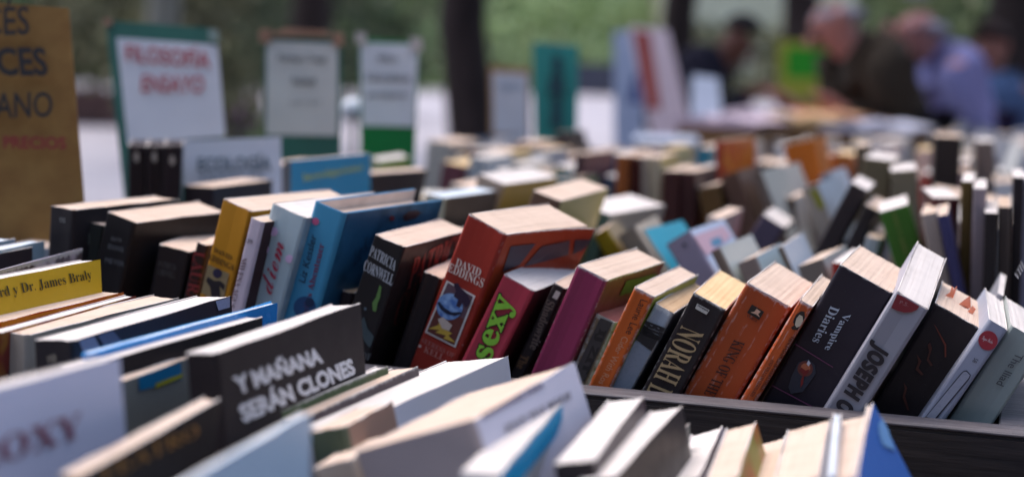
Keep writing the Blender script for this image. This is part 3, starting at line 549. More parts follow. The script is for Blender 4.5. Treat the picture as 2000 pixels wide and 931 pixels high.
# key: (name, cover, spine, page tone, wear, extra options, label)
P, H_ = 'paperback_book', 'hardback_book'
SPEC = {
'd1': (P, '#1c1c20', None, 'cream', .15, {}, 'thick black paperback with a small round grey emblem, beside the brown cardboard sign'),
'd2': (P, '#1e2826', None, 'cream', .2, {}, 'small dark green paperback with a square emblem on its spine'),
'd3': (P, '#151517', None, 'cream', .15, {}, 'thick black paperback lettered new moon in grey on its spine'),
'd4': (P, '#1a1719', None, 'cream', .25, {}, 'short black paperback with faint grey lettering in front of the black vampire romance'),
'd5': (P, '#211a1c', None, 'cream', .3, {}, 'black paperback with big dark red spine letters, left of the mustard yellow one'),
'eddy': (P, '#c98a1c', None, 'cream', .35, {}, 'mustard yellow fantasy paperback with black author name and framed picture on spine'),
'mil': (P, '#3a2428', '#cfc2d0', 'cream', .3, {}, 'thin lilac spined paperback numbered 119 beside the mustard yellow one'),
'diem': (P, '#8fa4b0', '#b2c6cf', 'white', .3, dict(tint='#a5c2d2'), 'pale blue paperback with crimson script lettering running up its spine'),
'kess': (H_, '#24648c', '#3f93bb', 'cream', .1, dict(hard=True, tint='#20506f'), 'blue hardback by a children\'s author with pink round emblem on its spine'),
'tiny': (P, '#241c22', None, 'brown', .3, {}, 'small dark book with tan pages sunk between the blue hardback and its black neighbour'),
'corn': (P, '#1c191a', '#151618', 'cream', .3, {}, 'black thriller with grey author name on the spine and dull red cover letters'),
'pine': (P, '#1d1719', None, 'cream', .3, {}, 'dark brown paperback tucked between the black thriller and the red fantasy paperback'),
'red': (P, '#b0451f', '#9a2c1e', 'cream', .5, dict(flare=.008), 'tall red fantasy paperback with a framed blue globe on its spine'),
'sexy': (P, '#5c1c26', '#b03648', 'white', .45, {}, 'raspberry red paperback with lime green spine letters'),
'shad': (P, '#2a2226', '#231c1e', 'pink2', .4, {}, 'thin black paperback with grey title between the raspberry red and plum books'),
'purp': (P, '#6a2430', '#8c2c52', 'cream', .6, {}, 'plum coloured paperback with a completely plain spine'),
'worn': (P, '#6a5a48', '#8f7c66', 'pink', 1.0, dict(crease=90), 'old battered paperback with pink stained page edges and a black spine panel'),
'laur': (P, '#a8b038', '#c25a1c', 'cream', .7, {}, 'thin orange spined paperback with lime cover edges and black author name'),
'bib': (P, '#7c8290', '#9aa2ae', 'brown', .9, {}, 'silver grey paperback with a torn spine top showing brown paper'),
'nora': (P, '#201c1e', None, 'yellow', .6, {}, 'black paperback with tall tan author letters on its spine'),
'king': (P, '#a84c1a', '#a5481c', 'cream', .7, dict(crease=40), 'thick orange paperback with a creased spine and black square emblem'),
'peng': (P, '#b8521c', '#bb521e', 'cream', .7, dict(crease=45), 'thin orange paperback with a penguin emblem on its spine'),
'vamp': (P, '#1c1822', '#1d1a26', 'cream', .4, {}, 'thick black paperback with pale blue title and glowing flower on its spine'),
'jose': (P, '#a9a8b4', '#a4a3ae', 'white', .3, dict(rough=.5), 'tall pale grey paperback with heavy black author letters and dark red badge'),
'zbk': (P, '#1a1618', None, 'cream', .4, {}, 'thick black paperback with faint rust coloured scribbles on its spine'),
'n58': (P, '#a0a4b4', '#9ca0b2', 'white', .3, {}, 'slim pale blue grey paperback numbered 58 with a red disc'),
'iliad': (P, '#9ca4a0', '#97a09c', 'white', .2, {}, 'grey green paperback of a Greek epic leaning at the crate\'s corner'),
'l1': (P, '#8c9cac', None, 'bluish', .2, {}, 'small pale blue book in plastic at the left edge, behind the black ones'),
'l2': (P, '#7c98a8', None, 'bluish', .2, {}, 'thin book wrapped in clear bluish film behind the mottled one'),
'l3': (P, '#241f24', None, 'brown', .3, {}, 'thin dark paperback just behind the mottled grey and black cover'),
'l4': (P, '#3a3238', None, 'white', 1.0, dict(tint='#b4acb8', inner='#b4acb8'), 'thin book with a mottled white and black cover edge'),
'braly': (P, '#d2ac1e', None, 'white', .1, {}, 'bright yellow paperback with black author line across its cover'),
'l6': (P, '#c8501e', None, 'cream', .2, dict(tint='#d8901c'), 'red covered book with a yellow orange stripe in front of the yellow one'),
'l7': (P, '#7c2a20', None, 'white', .2, dict(tint='#a87c28'), 'brownish red covered thin book in front of the yellow striped one'),
'l8': (P, '#a59c90', '#a59c90', 'cream', .2, {}, 'wide cream paged book with a beige spine near the left edge'),
'l9': (P, '#1e1c26', '#1b181a', 'white', .2, {}, 'book with a black spine and a dark cover patterned in grey blue shapes'),
'l10': (P, '#1480cc', None, 'bluish', .1, dict(inner='#2a90d4', rough=.22), 'glossy bright blue folder thin book'),
'l11': (P, '#151113', None, 'white', .1, dict(rough=.7), 'thin black covered book right behind the one about clones'),
'mana': (P, '#151113', '#171113', 'white', .15, dict(rough=.7), 'black paperback with striped white title about clones on its cover'),
'l13': (P, '#8c8c84', '#5c5a3c', 'cream', .2, {}, 'small book with a bright blue cover panel beside the dark spine'),
'l14': (P, '#8c8c94', '#80706a', 'white', .2, {}, 'short grey covered book with a brown spine below the blue paneled one'),
'roxy': (P, '#c6c7dc', '#c6c8dc', 'white', .1, {}, 'pale lilac book with blurred wine red capitals on its cover'),
'gold': (P, '#16110f', None, 'cream', .1, dict(rough=.7), 'black covered book with blurred golden brown lettering'),
'lblue': (P, '#b4cce0', None, 'bluish', .1, {}, 'large pale sky blue book blurred at the bottom edge'),
'l17': (P, '#2a4a28', None, 'white', .5, {}, 'dark green covered book with a white rim in front of the clones book'),
'l18': (P, '#2c1f2a', None, 'cream', .5, {}, 'dark aubergine covered book in front of the green one'),
'l19': (P, '#c4c4cc', None, 'white', .1, {}, 'all white paperback with a rounded back behind the cream paged novel'),
'l21': (P, '#8c7060', '#4c5a48', 'cream', .2, {}, 'short book with a tan cover wedged behind the cream paged novel'),
'samu': (P, '#c5c4d4', '#9c9090', 'cream', .1, {}, 'thick white covered novel with grey lettering and a small red mark'),
'l22': (P, '#b09c84', '#b8a898', 'cream', .1, {}, 'blurred cream book at the bottom edge left of the thick white novel'),
'f1': (P, '#d4d0ce', None, 'white', .05, {}, 'white book with a bright cyan band along its upper cover edge'),
'f2': (P, '#40363a', '#241e20', 'white', .1, {}, 'white paged book with black spine and brown grey cover, right of the cyan edged one'),
'f3': (P, '#1a1619', None, 'white', .1, {}, 'white paged book with a dark cover ending in a sharp corner below the rail'),
'f4': (P, '#4a524e', None, 'cream', .3, dict(tint='#3c4a4a'), 'thin grey green mottled book in the front crate'),
'f5': (P, '#8c848c', None, 'white', .1, {}, 'white paged book with greyish cover, left of the one with the patterned edge'),
'f6': (P, '#8c8230', None, 'cream', .3, dict(tint='#a85c34'), 'cream paged book with an olive and rust patterned cover'),
'f7': (P, '#b8aca4', None, 'cream', .1, {}, 'low cream book right of the olive and rust patterned one'),
'f8': (P, '#c0b4b0', None, 'cream', .1, {}, 'wide pinkish cream paged book left of the thin pale blue sleeve'),
'f9': (P, '#9cb0d0', None, 'bluish', .1, {}, 'thin pale blue sleeve standing between two cream paged books'),
'f10': (P, '#c0b4bc', None, 'cream', .1, {}, 'cream paged book directly left of the bright blue cover'),
'f11': (P, '#1858a8', None, 'cream', .1, {}, 'bright blue covered book with pale blotches at the front crate\'s end'),
'ec0': (P, '#1a1a2c', None, 'cream', .2, {}, 'low dark navy book at the foot of the brown cardboard sign'),
'pen1': (P, '#17151c', None, 'slate', .1, {}, 'leftmost of three upright black paperbacks with pale oval emblems'),
'pen2': (P, '#17151c', None, 'slate', .1, {}, 'middle one of three upright black paperbacks with pale oval emblems'),
'pen3': (P, '#17151c', None, 'slate', .1, {}, 'rightmost of three upright black paperbacks with pale oval emblems'),
'm2': (P, '#1b1a22', None, 'cream', .1, {}, 'low black book under the white sign lettered in grey'),
'm3': (P, '#8c8070', None, 'yellow', .2, {}, 'short taupe book right of the white hand lettered sign'),
'm4': (P, '#2c1c1e', None, 'cream', .1, {}, 'dark maroon book left of the blue research book'),
'inv': (P, '#1488b8', '#5c646c', 'white', .1, {}, 'blue book with round corners and yellow green title across its cover'),
'm6': (P, '#7ca02c', '#8c9a7c', 'white', .1, {}, 'lime green covered book below the sign with the green foot'),
'm7': (P, '#2c2a34', None, 'pink2', .1, {}, 'charcoal covered book standing in front of the blue research book'),
'm8': (P, '#3c3232', '#8c9490', 'bluish', .1, {}, 'dark brown covered book behind the black thriller and the red paperback'),
'm9a': (P, '#aaa49c', None, 'white', .1, dict(tint='#b4aca0'), 'thick cream book behind the dark brown one'),
'm10': (P, '#9c8038', '#8c7c70', 'white', .1, {}, 'ochre covered book with bright white page top behind the red paperback'),
'm12': (P, '#b8b070', '#6c5444', 'cream', .1, {}, 'pale yellow covered book with a brown spine just behind the red paperback'),
'm12b': (P, '#9a9c94', '#2c4a44', 'white', .1, {}, 'dark green spined book with a broad white page top, right of the pale yellow one'),
'm13': (P, '#5c3440', '#3c2c34', 'pink2', .1, {}, 'maroon topped dark book left of the orange brown spines'),
'm14': (P, '#8c4c1c', None, 'cream', .1, {}, 'orange brown spine beside the dark red brown one'),
'm14b': (P, '#4c1c14', None, 'cream', .1, {}, 'dark red brown spine right of the orange brown one'),
'm14c': (P, '#a89c90', None, 'cream', .1, {}, 'greyish cream spine right of the dark red brown one'),
'm14d': (P, '#c4b87c', '#b4a890', 'cream', .1, {}, 'cream spine with pale yellow cover at the end of the brown and cream row'),
'm15': (P, '#4c1a18', '#3c1a18', 'pink2', .1, {}, 'dark oxblood book, left of a similar one, under the red orange book'),
'm15b': (P, '#2c262c', '#3a1a1a', 'pink2', .1, {}, 'dark oxblood spined book with charcoal cover, right of its twin'),
'm16': (P, '#5c4420', None, 'cream', .1, {}, 'olive brown book tilting left beside the oxblood pair'),
'm16b': (P, '#5c4438', None, 'yellow', .1, {}, 'dull brown book tilting left under the red orange book'),
'm17': (P, '#b8501c', '#9c3420', 'cream', .1, dict(tint='#c8842c'), 'red orange book with a flame coloured cover in the middle distance'),
'm18': (P, '#a8a8a2', '#6c6058', 'yellow', .1, {}, 'pale grey covered book tilting left behind the aubergine diamond shaped one'),
'm18b': (P, '#b0aea8', None, 'cream', .1, {}, 'off white book tilting left beside the bright orange one'),
'm19': (P, '#c8701c', '#c46c1c', 'cream', .1, {}, 'bright orange book tilting left in the middle distance'),
'm20': (P, '#a8b4c0', '#a4988c', 'white', .1, {}, 'pale book with a yellow olive spine panel, tilting left'),
'm20b': (P, '#a8b0bc', None, 'white', .1, {}, 'pale blue grey book behind the one with the yellow olive panel'),
'm21': (P, '#2a2224', None, 'white', .1, {}, 'long black book leaning right with a bright white page top'),
'm21b': (P, '#1d191b', None, 'cream', .1, {}, 'black book leaning right, between the long black one and the green one'),
'grn': (P, '#3c6c1c', '#3f7020', 'white', .2, {}, 'grass green book tilting left with a pale title down its spine'),
'y1': (P, '#8c7c60', '#a88c10', 'cream', .2, {}, 'mustard spined book tilting left behind the plum paperback'),
'y2': (P, '#a89c8c', '#8c7e70', 'cream', .2, {}, 'taupe spined book tilting left between the mustard and teal ones'),
'teal': (P, '#0890a8', '#a09484', 'white', .2, {}, 'teal covered book tilting left'),
'lil': (P, '#b8c4dc', '#9c90a4', 'white', .2, {}, 'lilac spined book with a pale cover picture, tilting left'),
'c1': (P, '#b4b8b4', '#7c6c60', 'cream', .2, {}, 'brown spined book with a grey white cover, right of the lilac spined one'),
'c2': (P, '#a8b8bc', '#8c7c74', 'cream', .2, {}, 'taupe spined book with pale blue white cover, behind the orange king paperback'),
'c3': (P, '#b4bcc8', '#6c6054', 'white', .2, {}, 'thin brown spined book with a bright bluish white cover, tilting left'),
'c4': (P, '#a8b0ac', '#7c746c', 'cream', .2, {}, 'grey brown spined book with red edge behind the orange paperbacks'),
'c5': (P, '#8c2420', '#9c2c24', 'white', .2, {}, 'white paged book with a red edge touching the black vampire paperback'),
'dia': (P, '#5c2c34', '#54485a', 'white', .2, {}, 'aubergine book leaning right among the pale tilting ones'),
'vii': (P, '#8c8c94', None, 'white', .2, {}, 'grey covered book with small lettering behind the Greek epic'),
'r1': (P, '#4c1c20', '#4a1c20', 'white', .2, {}, 'maroon book with a broad white page top beside the olive spine'),
'r2': (P, '#54441c', '#57461c', 'white', .2, {}, 'tall narrow olive spined book, right of the maroon one'),
'r3': (P, '#8c8088', '#8f8288', 'white', .2, {}, 'tall grey pink spined book between the olive and black ones'),
'r4': (P, '#1b191b', None, 'white', .2, {}, 'shorter black book right of the grey pink spine'),
'r5': (P, '#4a403c', None, 'cream', .2, {}, 'dark taupe book between the short black and the tall black one'),
'r6': (P, '#141218', None, 'white', .2, {}, 'tall black book near the right edge with a white page top'),
'r7': (P, '#9c98b0', None, 'white', .2, {}, 'pale lilac book at the right edge beside the tall black one'),
'wedge': (P, '#2c2a2c', '#b4a498', 'cream', .2, {}, 'cream spined book between the green book and the blue purple one'),
'blue': (P, '#3c3c6c', '#3c3c68', 'cream', .2, {}, 'blue purple book tilting left before the maroon one'),
'r8': (P, '#1c1818', None, 'pink2', .1, {}, 'large upright black book far back in front of the lilac shirt'),
'r9': (P, '#6c605c', None, 'white', .1, {}, 'upright taupe book far back, right of the large black one'),
'w1': (P, '#5c5044', '#6c6048', 'white', .1, {}, 'olive brown book with pink white page top, far back'),
'w2': (P, '#6c6450', '#746c58', 'white', .1, {}, 'short khaki book with bright page top in front of the olive brown one'),
'w3': (P, '#4c4030', None, 'cream', .1, {}, 'narrow dark khaki book behind the leaning black ones'),
}
BOOKS.pop('m9a', None); SPEC.pop('m9a', None)
ROOTS = {}
GROUP = {}
for k in SPEC:
    if k in ('pen1', 'pen2', 'pen3'): GROUP[k] = 'three black paperbacks in front of the green board'
    elif k[0] == 'f' : GROUP[k] = 'books in the lower front crate'
    elif k[0] == 'l' and k not in ('laur', 'lil') or k in ('braly', 'mana', 'roxy', 'gold', 'samu'): GROUP[k] = 'books in the left foreground crate'
    elif k in ('d1','d2','d3','d4','d5','eddy','mil','diem','kess','tiny','corn','pine','red','sexy','shad','purp','worn','laur','bib','nora','king','peng','vamp','jose','zbk','n58','iliad'):
        GROUP[k] = 'paperbacks leaning in the long black crate'
    else: GROUP[k] = 'books in the crates behind'
for k, (nm, cov, spn, pg, wr, opt, lab) in SPEC.items():
    pg = {'pink2': 'cream'}.get(pg, pg)
    near = GROUP[k] != 'books in the crates behind'
    ROOTS[k] = build_book(nm, BOOKS[k], cov, spn, pg, wr, lab, GROUP[k], seed=len(ROOTS) + 11, res=near, **opt)
for (b, f, s, fo, c, bl, br, tl) in TEXTS:
    r = ROOTS[b]; to3 = face3(f, BOOKS[b][7], ROOTS[b])
    if f == 's' and SPEC[b][5].get('arc'): pass
    nm = 'author_lettering' if s in ('DAVID', 'EDDINGS', 'CORNWELL', 'PATRICIA', 'Liz Kessler', 'Laurie Lee', 'MEYER', 'MILENA AGUS', 'rd y Dr. James Braly', 'NORAH L', 'JOSEPH O') else 'title_lettering'
    text_on(r, s, fo, ink(c, fo == 'stripe'), to3, bl, br, tl, nm, outline=ink('#182010') if s == 'sexy' else None)
h_, w_, t_ = BOOKS['f1'][5:8]; f_ = face3('c', t_, ROOTS['f1'])
mesh_obj('cover_band', [f_(a, c, 1) for a, c in ((.001, h_ - .011), (w_ * .5, h_ - .011), (w_ - .001, h_ - .011), (w_ - .001, h_ - .0003), (w_ * .5, h_ - .0003), (.001, h_ - .0003))], [(0, 1, 4, 5), (1, 2, 3, 4)], ink('#00a4d8'), ROOTS['f1'])
ORB = orb_mat()
for p in PRINTS:
    b, f, nm, c, lv = p[:5]; to3 = face3(f, BOOKS[b][7], ROOTS[b])
    if p[5] == 'C':
        o, up, rt = p[6:9]; pts = []
        for i in range(28):
            a = i / 28 * 2 * math.pi; ca, sa = math.cos(a), math.sin(a)
            pts.append((o[0] + (rt[0] - o[0]) * ca + (up[0] - o[0]) * sa, o[1] + (rt[1] - o[1]) * ca + (up[1] - o[1]) * sa))
    else: pts = p[5]
    pts = clip_poly(pts, .0004, BOOKS[b][7 if f == 's' else 6] - .0006, .002, BOOKS[b][5] - .0006)
    if len(pts) < 3: continue
    mesh_obj(nm, [to3(a, bb, lv) for a, bb in pts], [tuple(range(len(pts)))], ORB if c == 'ORB' else ink(c), ROOTS[b])
# ---------------------------------------------------------------- table, risers and crates
PSI = .31
def uv(u, v, z=0): return Vector((u * math.cos(PSI) + v * math.sin(PSI), -u * math.sin(PSI) + v * math.cos(PSI), z))
blackwood = plain('black_stained_wood', '#1e1a1c', .5, '#38302f', 14, .0010, .4, (1, 18, 18))
skylit_rim = plain('worn_skylit_rim', '#6c666a', .6, '#4c464a', 20, .0006, .4, (2, 24, 24))  # wear and sky light on the rail top, painted in as grey
tablewood = plain('table_wood', '#4c3a2c', .7, '#33261c', 6, .001, .3, (1, 12, 12))
def crate(label, u0, u1, v0, v1, z, hgt, th=.02, group='black crates on the stall', psi=None, origin=None, rim=True):
    o = origin if origin is not None else uv(u0, v0, z)
    r = empty('book_crate', o, (0, 0, -(PSI if psi is None else psi)), label=label, cat='crate', group=group)
    L, D = u1 - u0, v1 - v0
    bevel_box('floor_board', th, L - th, th, D - th, .0, .006, blackwood, r)
    for nm, b in (('front_board', (0, L, 0, th)), ('back_board', (0, L, D - th, D)), ('side_board', (0, th, th, D - th)), ('side_board', (L - th, L, th, D - th))):
        bevel_box(nm, *b, 0, hgt, [blackwood][0], r)
        x0, x1, y0, y1 = b; 
        if rim: bevel_box('rim_light_strip', x0 + .0006, x1 - .0006, y0 + .0006, y1 - .0006, hgt + .0003, hgt + .0026, skylit_rim, r, .0008, 1)  # thin strip added to carry the painted sky light of the board top
    if rim:
        for x in (.04, L * .33, L * .66, L - .03):
            for zz in (.03, hgt - .03):
                bm = bmesh.new(); bmesh.ops.create_cone(bm, segments=12, radius1=.0035, radius2=.0028, depth=.0016, cap_ends=True)
                bmesh.ops.rotate(bm, verts=bm.verts, matrix=Matrix.Rotation(math.pi / 2, 3, 'X')); me = bpy.data.meshes.new('screw'); bm.to_mesh(me); bm.free(); me.materials.append(plain('steel', '#6c6a6c', .4))
                o = bpy.data.objects.new('screw', me); COL.objects.link(o); o.parent = r; o.location = (x, -.0009, zz)
    return r
ZT = .740
def legtable(name, label, c0, L, D, psi, top=ZT, th=.03):
    r = empty(name, (c0[0], c0[1], 0), (0, 0, -psi), label=label, cat='table')
    n = max(4, int(D / .14)); w = D / n
    for i in range(n): bevel_box('plank', 0, L, i * w + .001, (i + 1) * w - .001, top - th, top, tablewood, r, .002, 1)
    for x in (.08, L - .14):
        for y in (.08, D - .14): bevel_box('leg', x, x + .06, y, y + .06, 0, top - th - .001, tablewood, r, .003, 1)
    return r
legtable('stall_table', 'long wooden stall table under the crates of books', uv(-1.25, .30), 1.9, 2.06, PSI)
def riser(label, u0, u1, v0, v1, h=.058):
    o = uv(u0, v0, ZT + .0005); r = empty('riser', o, (0, 0, -PSI), label=label, cat='riser')
    bevel_box('top_board', 0, u1 - u0, 0, v1 - v0, h - .012, h, blackwood, r)
    for x in (.01, (u1 - u0) / 2, u1 - u0 - .03): bevel_box('support', x, x + .02, .01, v1 - v0 - .01, 0, h - .0125, blackwood, r)
riser('low black platform carrying the long crate and those behind it', -1.2, .62, .862, 2.34)
riser('low black platform carrying the left foreground crate', -1.2, -.12, .32, .858, .024)
riser('low black platform carrying the front crate below the rail', -.10, .30, .40, .856, .038)
ZC = ZT + .0005 + .058 + .0005
crate('long black crate with a worn rim painted sky-lit grey holding the leaning paperbacks', -.80, .018, .863, 1.075, ZC, .113, .022)
crate('low black crate holding the left foreground books', -.80, -.125, .40, .855, ZC - .034, .08, .012, rim=False)
crate('lower black crate holding white paged books in front of the rail', -.105, .30, .40, .858, ZT + .0405, .05, .012, rim=False)
crate('wide black crate right behind the leaning paperbacks', -.85, .03, 1.08, 1.46, ZC, .10, .014, rim=False)
crate('black crate with upright tall spines behind the right corner', .035, .50, 1.0, 1.46, ZC, .09, .014, rim=False)
crate('black crate behind, under the hand lettered signs', -.98, -.30, 1.465, 1.80, ZC, .09, .014, rim=False)
crate('black crate with brown and cream spines further back', -.295, .55, 1.465, 2.08, ZC, .09, .014, rim=False)
crate('black crate behind, right of the sign with the green foot', -.72, -.30, 1.805, 2.08, ZC, .09, .014, rim=False)
crate('farthest black crate of the near stall', -.84, -.02, 2.085, 2.335, ZC, .09, .014, rim=False)
# ---------------------------------------------------------------- ground and far setting
def cam_pt(px, py, Y):
    """world point at forward distance Y whose bearing was measured from the photograph"""
    a = (px - 1000) / F_PX; b = -(py - 465.5) / F_PX
    d = fwd + R_ * a + U_ * b; k = Y / d.y
    return Vector((d.x * k, d.y * k, 1.10 + d.z * k))
pave = plain('pale_paving', '#a29ea6', .75, '#8a8690', 1.2, .002, .3)
def sheet(name, x0, x1, y0, y1, z, mat, n=1):
    return tag(mesh_obj(name, [(x0, y0, z), (x1, y0, z), (x1, y1, z), (x0, y1, z)], [(0, 1, 2, 3)], mat), kind='structure')
sheet('ground', -260, 260, -60, 300, 0, plain('park_earth', '#5c5244', .95, '#3f3a2e', .8, .01, .1))
sheet('pavement', -30, 26, -14, 62, .004, pave)
sheet('lawn', -50, 60, 62.05, 140, .006, plain('lawn_green', '#5f7c3c', .95, '#44602c', 1.5, .01, .1))
def leafcloud(pts_fn, n, size, rnd):
    V = []; F = []
    for i in range(n):
        p = pts_fn(rnd); a = Euler((rnd.uniform(0, 3.1), rnd.uniform(0, 3.1), rnd.uniform(0, 6.3))).to_matrix()
        s = size * rnd.uniform(.6, 1.3); k = len(V)
        for q in ((-.5, -.22, 0), (0, -.4, .06), (.5, 0, 0), (0, .4, .06)): V.append(p + a @ (Vector(q) * s))
        F.append((k, k + 1, k + 2, k + 3))
    return V, F
def leaf_mat(name, c1, c2):
    m = plain(name, c1, .6, c2, .9, 0, .25, lo=.4, hi=.62); return m
LG = [leaf_mat('leaf_dark', '#3e4836', '#5c664c'), leaf_mat('leaf_mid', '#5c6c48', '#7c8a60'), leaf_mat('leaf_sunlit', '#98ac74', '#b8c898'), leaf_mat('leaf_olive', '#565640', '#787858')]  # palest leaf tone has the far bushes' sunlight in its colour
barkm = plain('bark', '#3c3230', .9, '#251e1e', 5, .02, .2, (3, 3, .6))
bark2 = plain('pale_bark', '#8a8a80', .9, '#5c5c54', 5, .02, .2, (3, 3, .6))
def tube(name, pts, rad, mat, parent, sides=12):
    V = []; F = []
    for i, (p, r) in enumerate(zip(pts, rad)):
        p = Vector(p); d = (Vector(pts[min(i + 1, len(pts) - 1)]) - Vector(pts[max(i - 1, 0)])).normalized()
        a = d.orthogonal().normalized(); b = d.cross(a)
        for s in range(sides):
            t = s / sides * 2 * math.pi; rr = r * (1 + .06 * math.sin(3 * t + i))
            V.append(p + a * math.cos(t) * rr + b * math.sin(t) * rr)
    n = len(pts)
    for i in range(n - 1):
        for s in range(sides):
            a = i * sides + s; b = i * sides + (s + 1) % sides; F.append((a, b, b + sides, a + sides))
    F.append(tuple(range(sides))[::-1]); F.append(tuple((n - 1) * sides + s for s in range(sides)))
    return mesh_obj(name, V, F, mat, parent, smooth=True)
def tree(label, base, r, lean, H, mat, leafm, crown_r, seed, n=2600, leaf=.22):
    rnd = random.Random(seed); root = empty('park_tree', base, label=label, cat='tree', group='trees of the park')
    top = Vector((lean * H, rnd.uniform(-.3, .3), H))
    pts = [top * (i / 7) + Vector((.05 * math.sin(i * 1.7 + seed), 0, 0)) for i in range(8)]; pts[0] = Vector((0, 0, -.1))
    tube('trunk', pts, [r * 1.35] + [r * (1.05 - .07 * i) for i in range(7)], mat, root)
    for k in range(6):
        b = top * rnd.uniform(.55, .98); a = k / 6 * 6.28 + rnd.random(); L = crown_r * rnd.uniform(.6, .9)
        e = b + Vector((math.cos(a) * L, math.sin(a) * L, L * rnd.uniform(.4, .9)))
        tube('limb', [b, b.lerp(e, .5) + Vector((0, 0, .15 * L)), e], [r * .5, r * .3, r * .1], mat, root, 7)
    cl = [top + Vector((rnd.gauss(0, .55) * crown_r, rnd.gauss(0, .55) * crown_r, rnd.uniform(-.15, 1.0) * crown_r)) for _ in range(26)]
    def f(rn):
        c = rn.choice(cl); return c + Vector((rn.gauss(0, .2), rn.gauss(0, .2), rn.gauss(0, .16))) * crown_r
    V, F = leafcloud(f, n, leaf, rnd); tag(mesh_obj('crown', V, F, leafm, root)); return root
def gp(px, Y): v = cam_pt(px, 200, Y); return Vector((v.x, v.y, 0))
tree('dark leaning tree trunk left of the teal notice board', gp(922, 8.5), .125, -.012, 4.6, barkm, LG[0], 2.2, 1)
tree('straight dark tree trunk behind the tall posters', gp(1338, 10), .105, -.01, 5, barkm, LG[1], 2.2, 2)
tree('broad dark brown tree trunk at the right edge', gp(2010, 9.5), .26, -.02, 5, barkm, LG[0], 2.4, 3)
tree('greyish pale tree trunk above the philosophy sign', gp(312, 16), .16, .0, 5.5, bark2, LG[0], 2.6, 4)
tree('dark tree trunk between the two white printed signs', gp(590, 19), .24, .03, 6, barkm, LG[0], 2.8, 5)
tree('thin dark tree trunk behind the bending man in brown', gp(1560, 17), .2, .0, 6, barkm, LG[0], 2.8, 6)
def bush(label, px, Y, w, h, mat, seed, n=1500, leaf=.16, z0=0, group='bushes of the park'):
    rnd = random.Random(seed); b = gp(px, Y); root = empty('bush', b, label=label, cat='bush', group=group)
    for k in range(4):
        a = k * 1.6 + rnd.random(); tube('stem', [(0, 0, -.05), (math.cos(a) * w * .2, math.sin(a) * w * .2, h * .7)], [.04, .015], barkm, root, 6)
    cl = [Vector((rnd.uniform(-.5, .5) * w, rnd.uniform(-.3, .3) * w, rnd.uniform(.12, .92) * h)) for _ in range(16)]
    def f(rn):
        c = rn.choice(cl); return c + Vector((rn.gauss(0, .11) * w, rn.gauss(0, .11) * w, rn.gauss(0, .1) * h))
    V, F = leafcloud(f, n, leaf, rnd); mesh_obj('foliage', V, F, mat, root); return root
bush('sunlit light green bush above the teal board', 1050, 64, 7.6, 4.6, LG[2], 11, 3000, .3)
bush('sunlit light green bush between teal board and tall posters', 1150, 68, 7.0, 5.0, LG[2], 12, 3000, .3)
bush('olive green bush behind the cardboard sign', 170, 24, 4.0, 3.2, LG[3], 13, 2200)
bush('mid green bush behind the printed signs', 740, 58, 9.0, 5.4, LG[1], 14, 3400, .3)
bush('mid green bush above the philosophy sign', 440, 27, 3.4, 3.2, LG[0], 15, 2200)
bush('tall dark bush behind the first printed sign', 590, 30, 4.2, 4.2, LG[0], 18, 2600, .2)
bush('low yellow green bush beside the pale tree trunk', 380, 21, 1.8, 2.4, LG[3], 19, 1200)
bush('yellowish green bush behind the man in the lilac shirt', 1850, 22, 3.2, 2.9, LG[1], 16, 2200)
bush('pale olive bush beyond the tall posters', 1450, 58, 6.2, 2.6, LG[3], 17, 2400, .3)
# dark wood closing the view
rnd = random.Random(5)
def woodpt(r):
    a = r.uniform(-1.35, 1.35); R = r.uniform(72, 84); return Vector((math.sin(a) * R, math.cos(a) * R, (r.random() ** .8) * 16))
V, F = leafcloud(woodpt, 30000, 1.5, rnd)
tag(mesh_obj('far_wood', V, F, [LG[0], LG[1]], fm=[1 if random.random() < .25 else 0 for _ in F]), kind='stuff')
def unseen_woodpt(r):  # unseen trees behind the camera, height shaped to dim the side light
    a = r.uniform(1.3, 2 * math.pi - 1.3); R = r.uniform(24, 32); return Vector((math.sin(a) * R, math.cos(a) * R, (r.random() ** .9) * 15))
V, F = leafcloud(unseen_woodpt, 26000, 1.1, rnd)
tag(mesh_obj('far_wood', V, F, LG[0]), kind='stuff')
# pale building seen between the trunks
b = gp(1450, 63); wallm = plain('pale_render', '#d4d0b8', .85, '#bcb89c', .8, .002, .2)
bd = empty('park_building', b, label='pale olive rendered building far behind the bending people', cat='building')
bevel_box('wall', -3.4, 4.4, 0, 4, 0, 4.6, wallm, bd, .02, 1); bevel_box('roof', -3.7, 4.7, -.3, 4.3, 4.603, 4.8, plain('roof_slab', '#5c5a54', .8), bd, .02, 1)
glz = plain('window_glass', '#2c3234', .15, '#20262a', 3, 0, .5)
for x in (-2.6, -.8, 1.2, 3.0):
    w = bevel_box('window', x, x + .8, -.04, -.002, 1.0, 2.3, plain('window_frame_paint', '#7c7868', .6), bd, .01, 1)
    bevel_box('pane', x + .06, x + .74, -.05, -.041, 1.06, 2.24, glz, w, .002, 1)
def wall_thing(name, label, px0, px1, Y, h, th, mat, cat):
    a = gp(px0, Y); c = gp(px1, Y); r = empty(name, a, label=label, cat=cat); L = c.x - a.x; n = max(1, int(L / 1.1))
    for i in range(n):
        bevel_box('coping_stone', L * i / n + .005, L * (i + 1) / n - .005, -.03, th + .03, h + .002, h + .07, mat, r, .01, 1)
    bevel_box('wall_body', 0, L, 0, th, 0, h, mat, r, .01, 1)
wall_thing('low_wall', 'low pinkish brown park wall between the cardboard and philosophy signs', -260, 505, 23, .42, .35, plain('pink_brown_stone', '#6c5450', .9, '#54403e', 4, .004, .2), 'wall')
wall_thing('low_wall', 'grey blue low wall left of the tall posters', 1110, 1340, 60, 1.1, .35, plain('blue_grey_stone', '#5c5c68', .9, '#4a4a56', 4, .004, .2), 'wall')
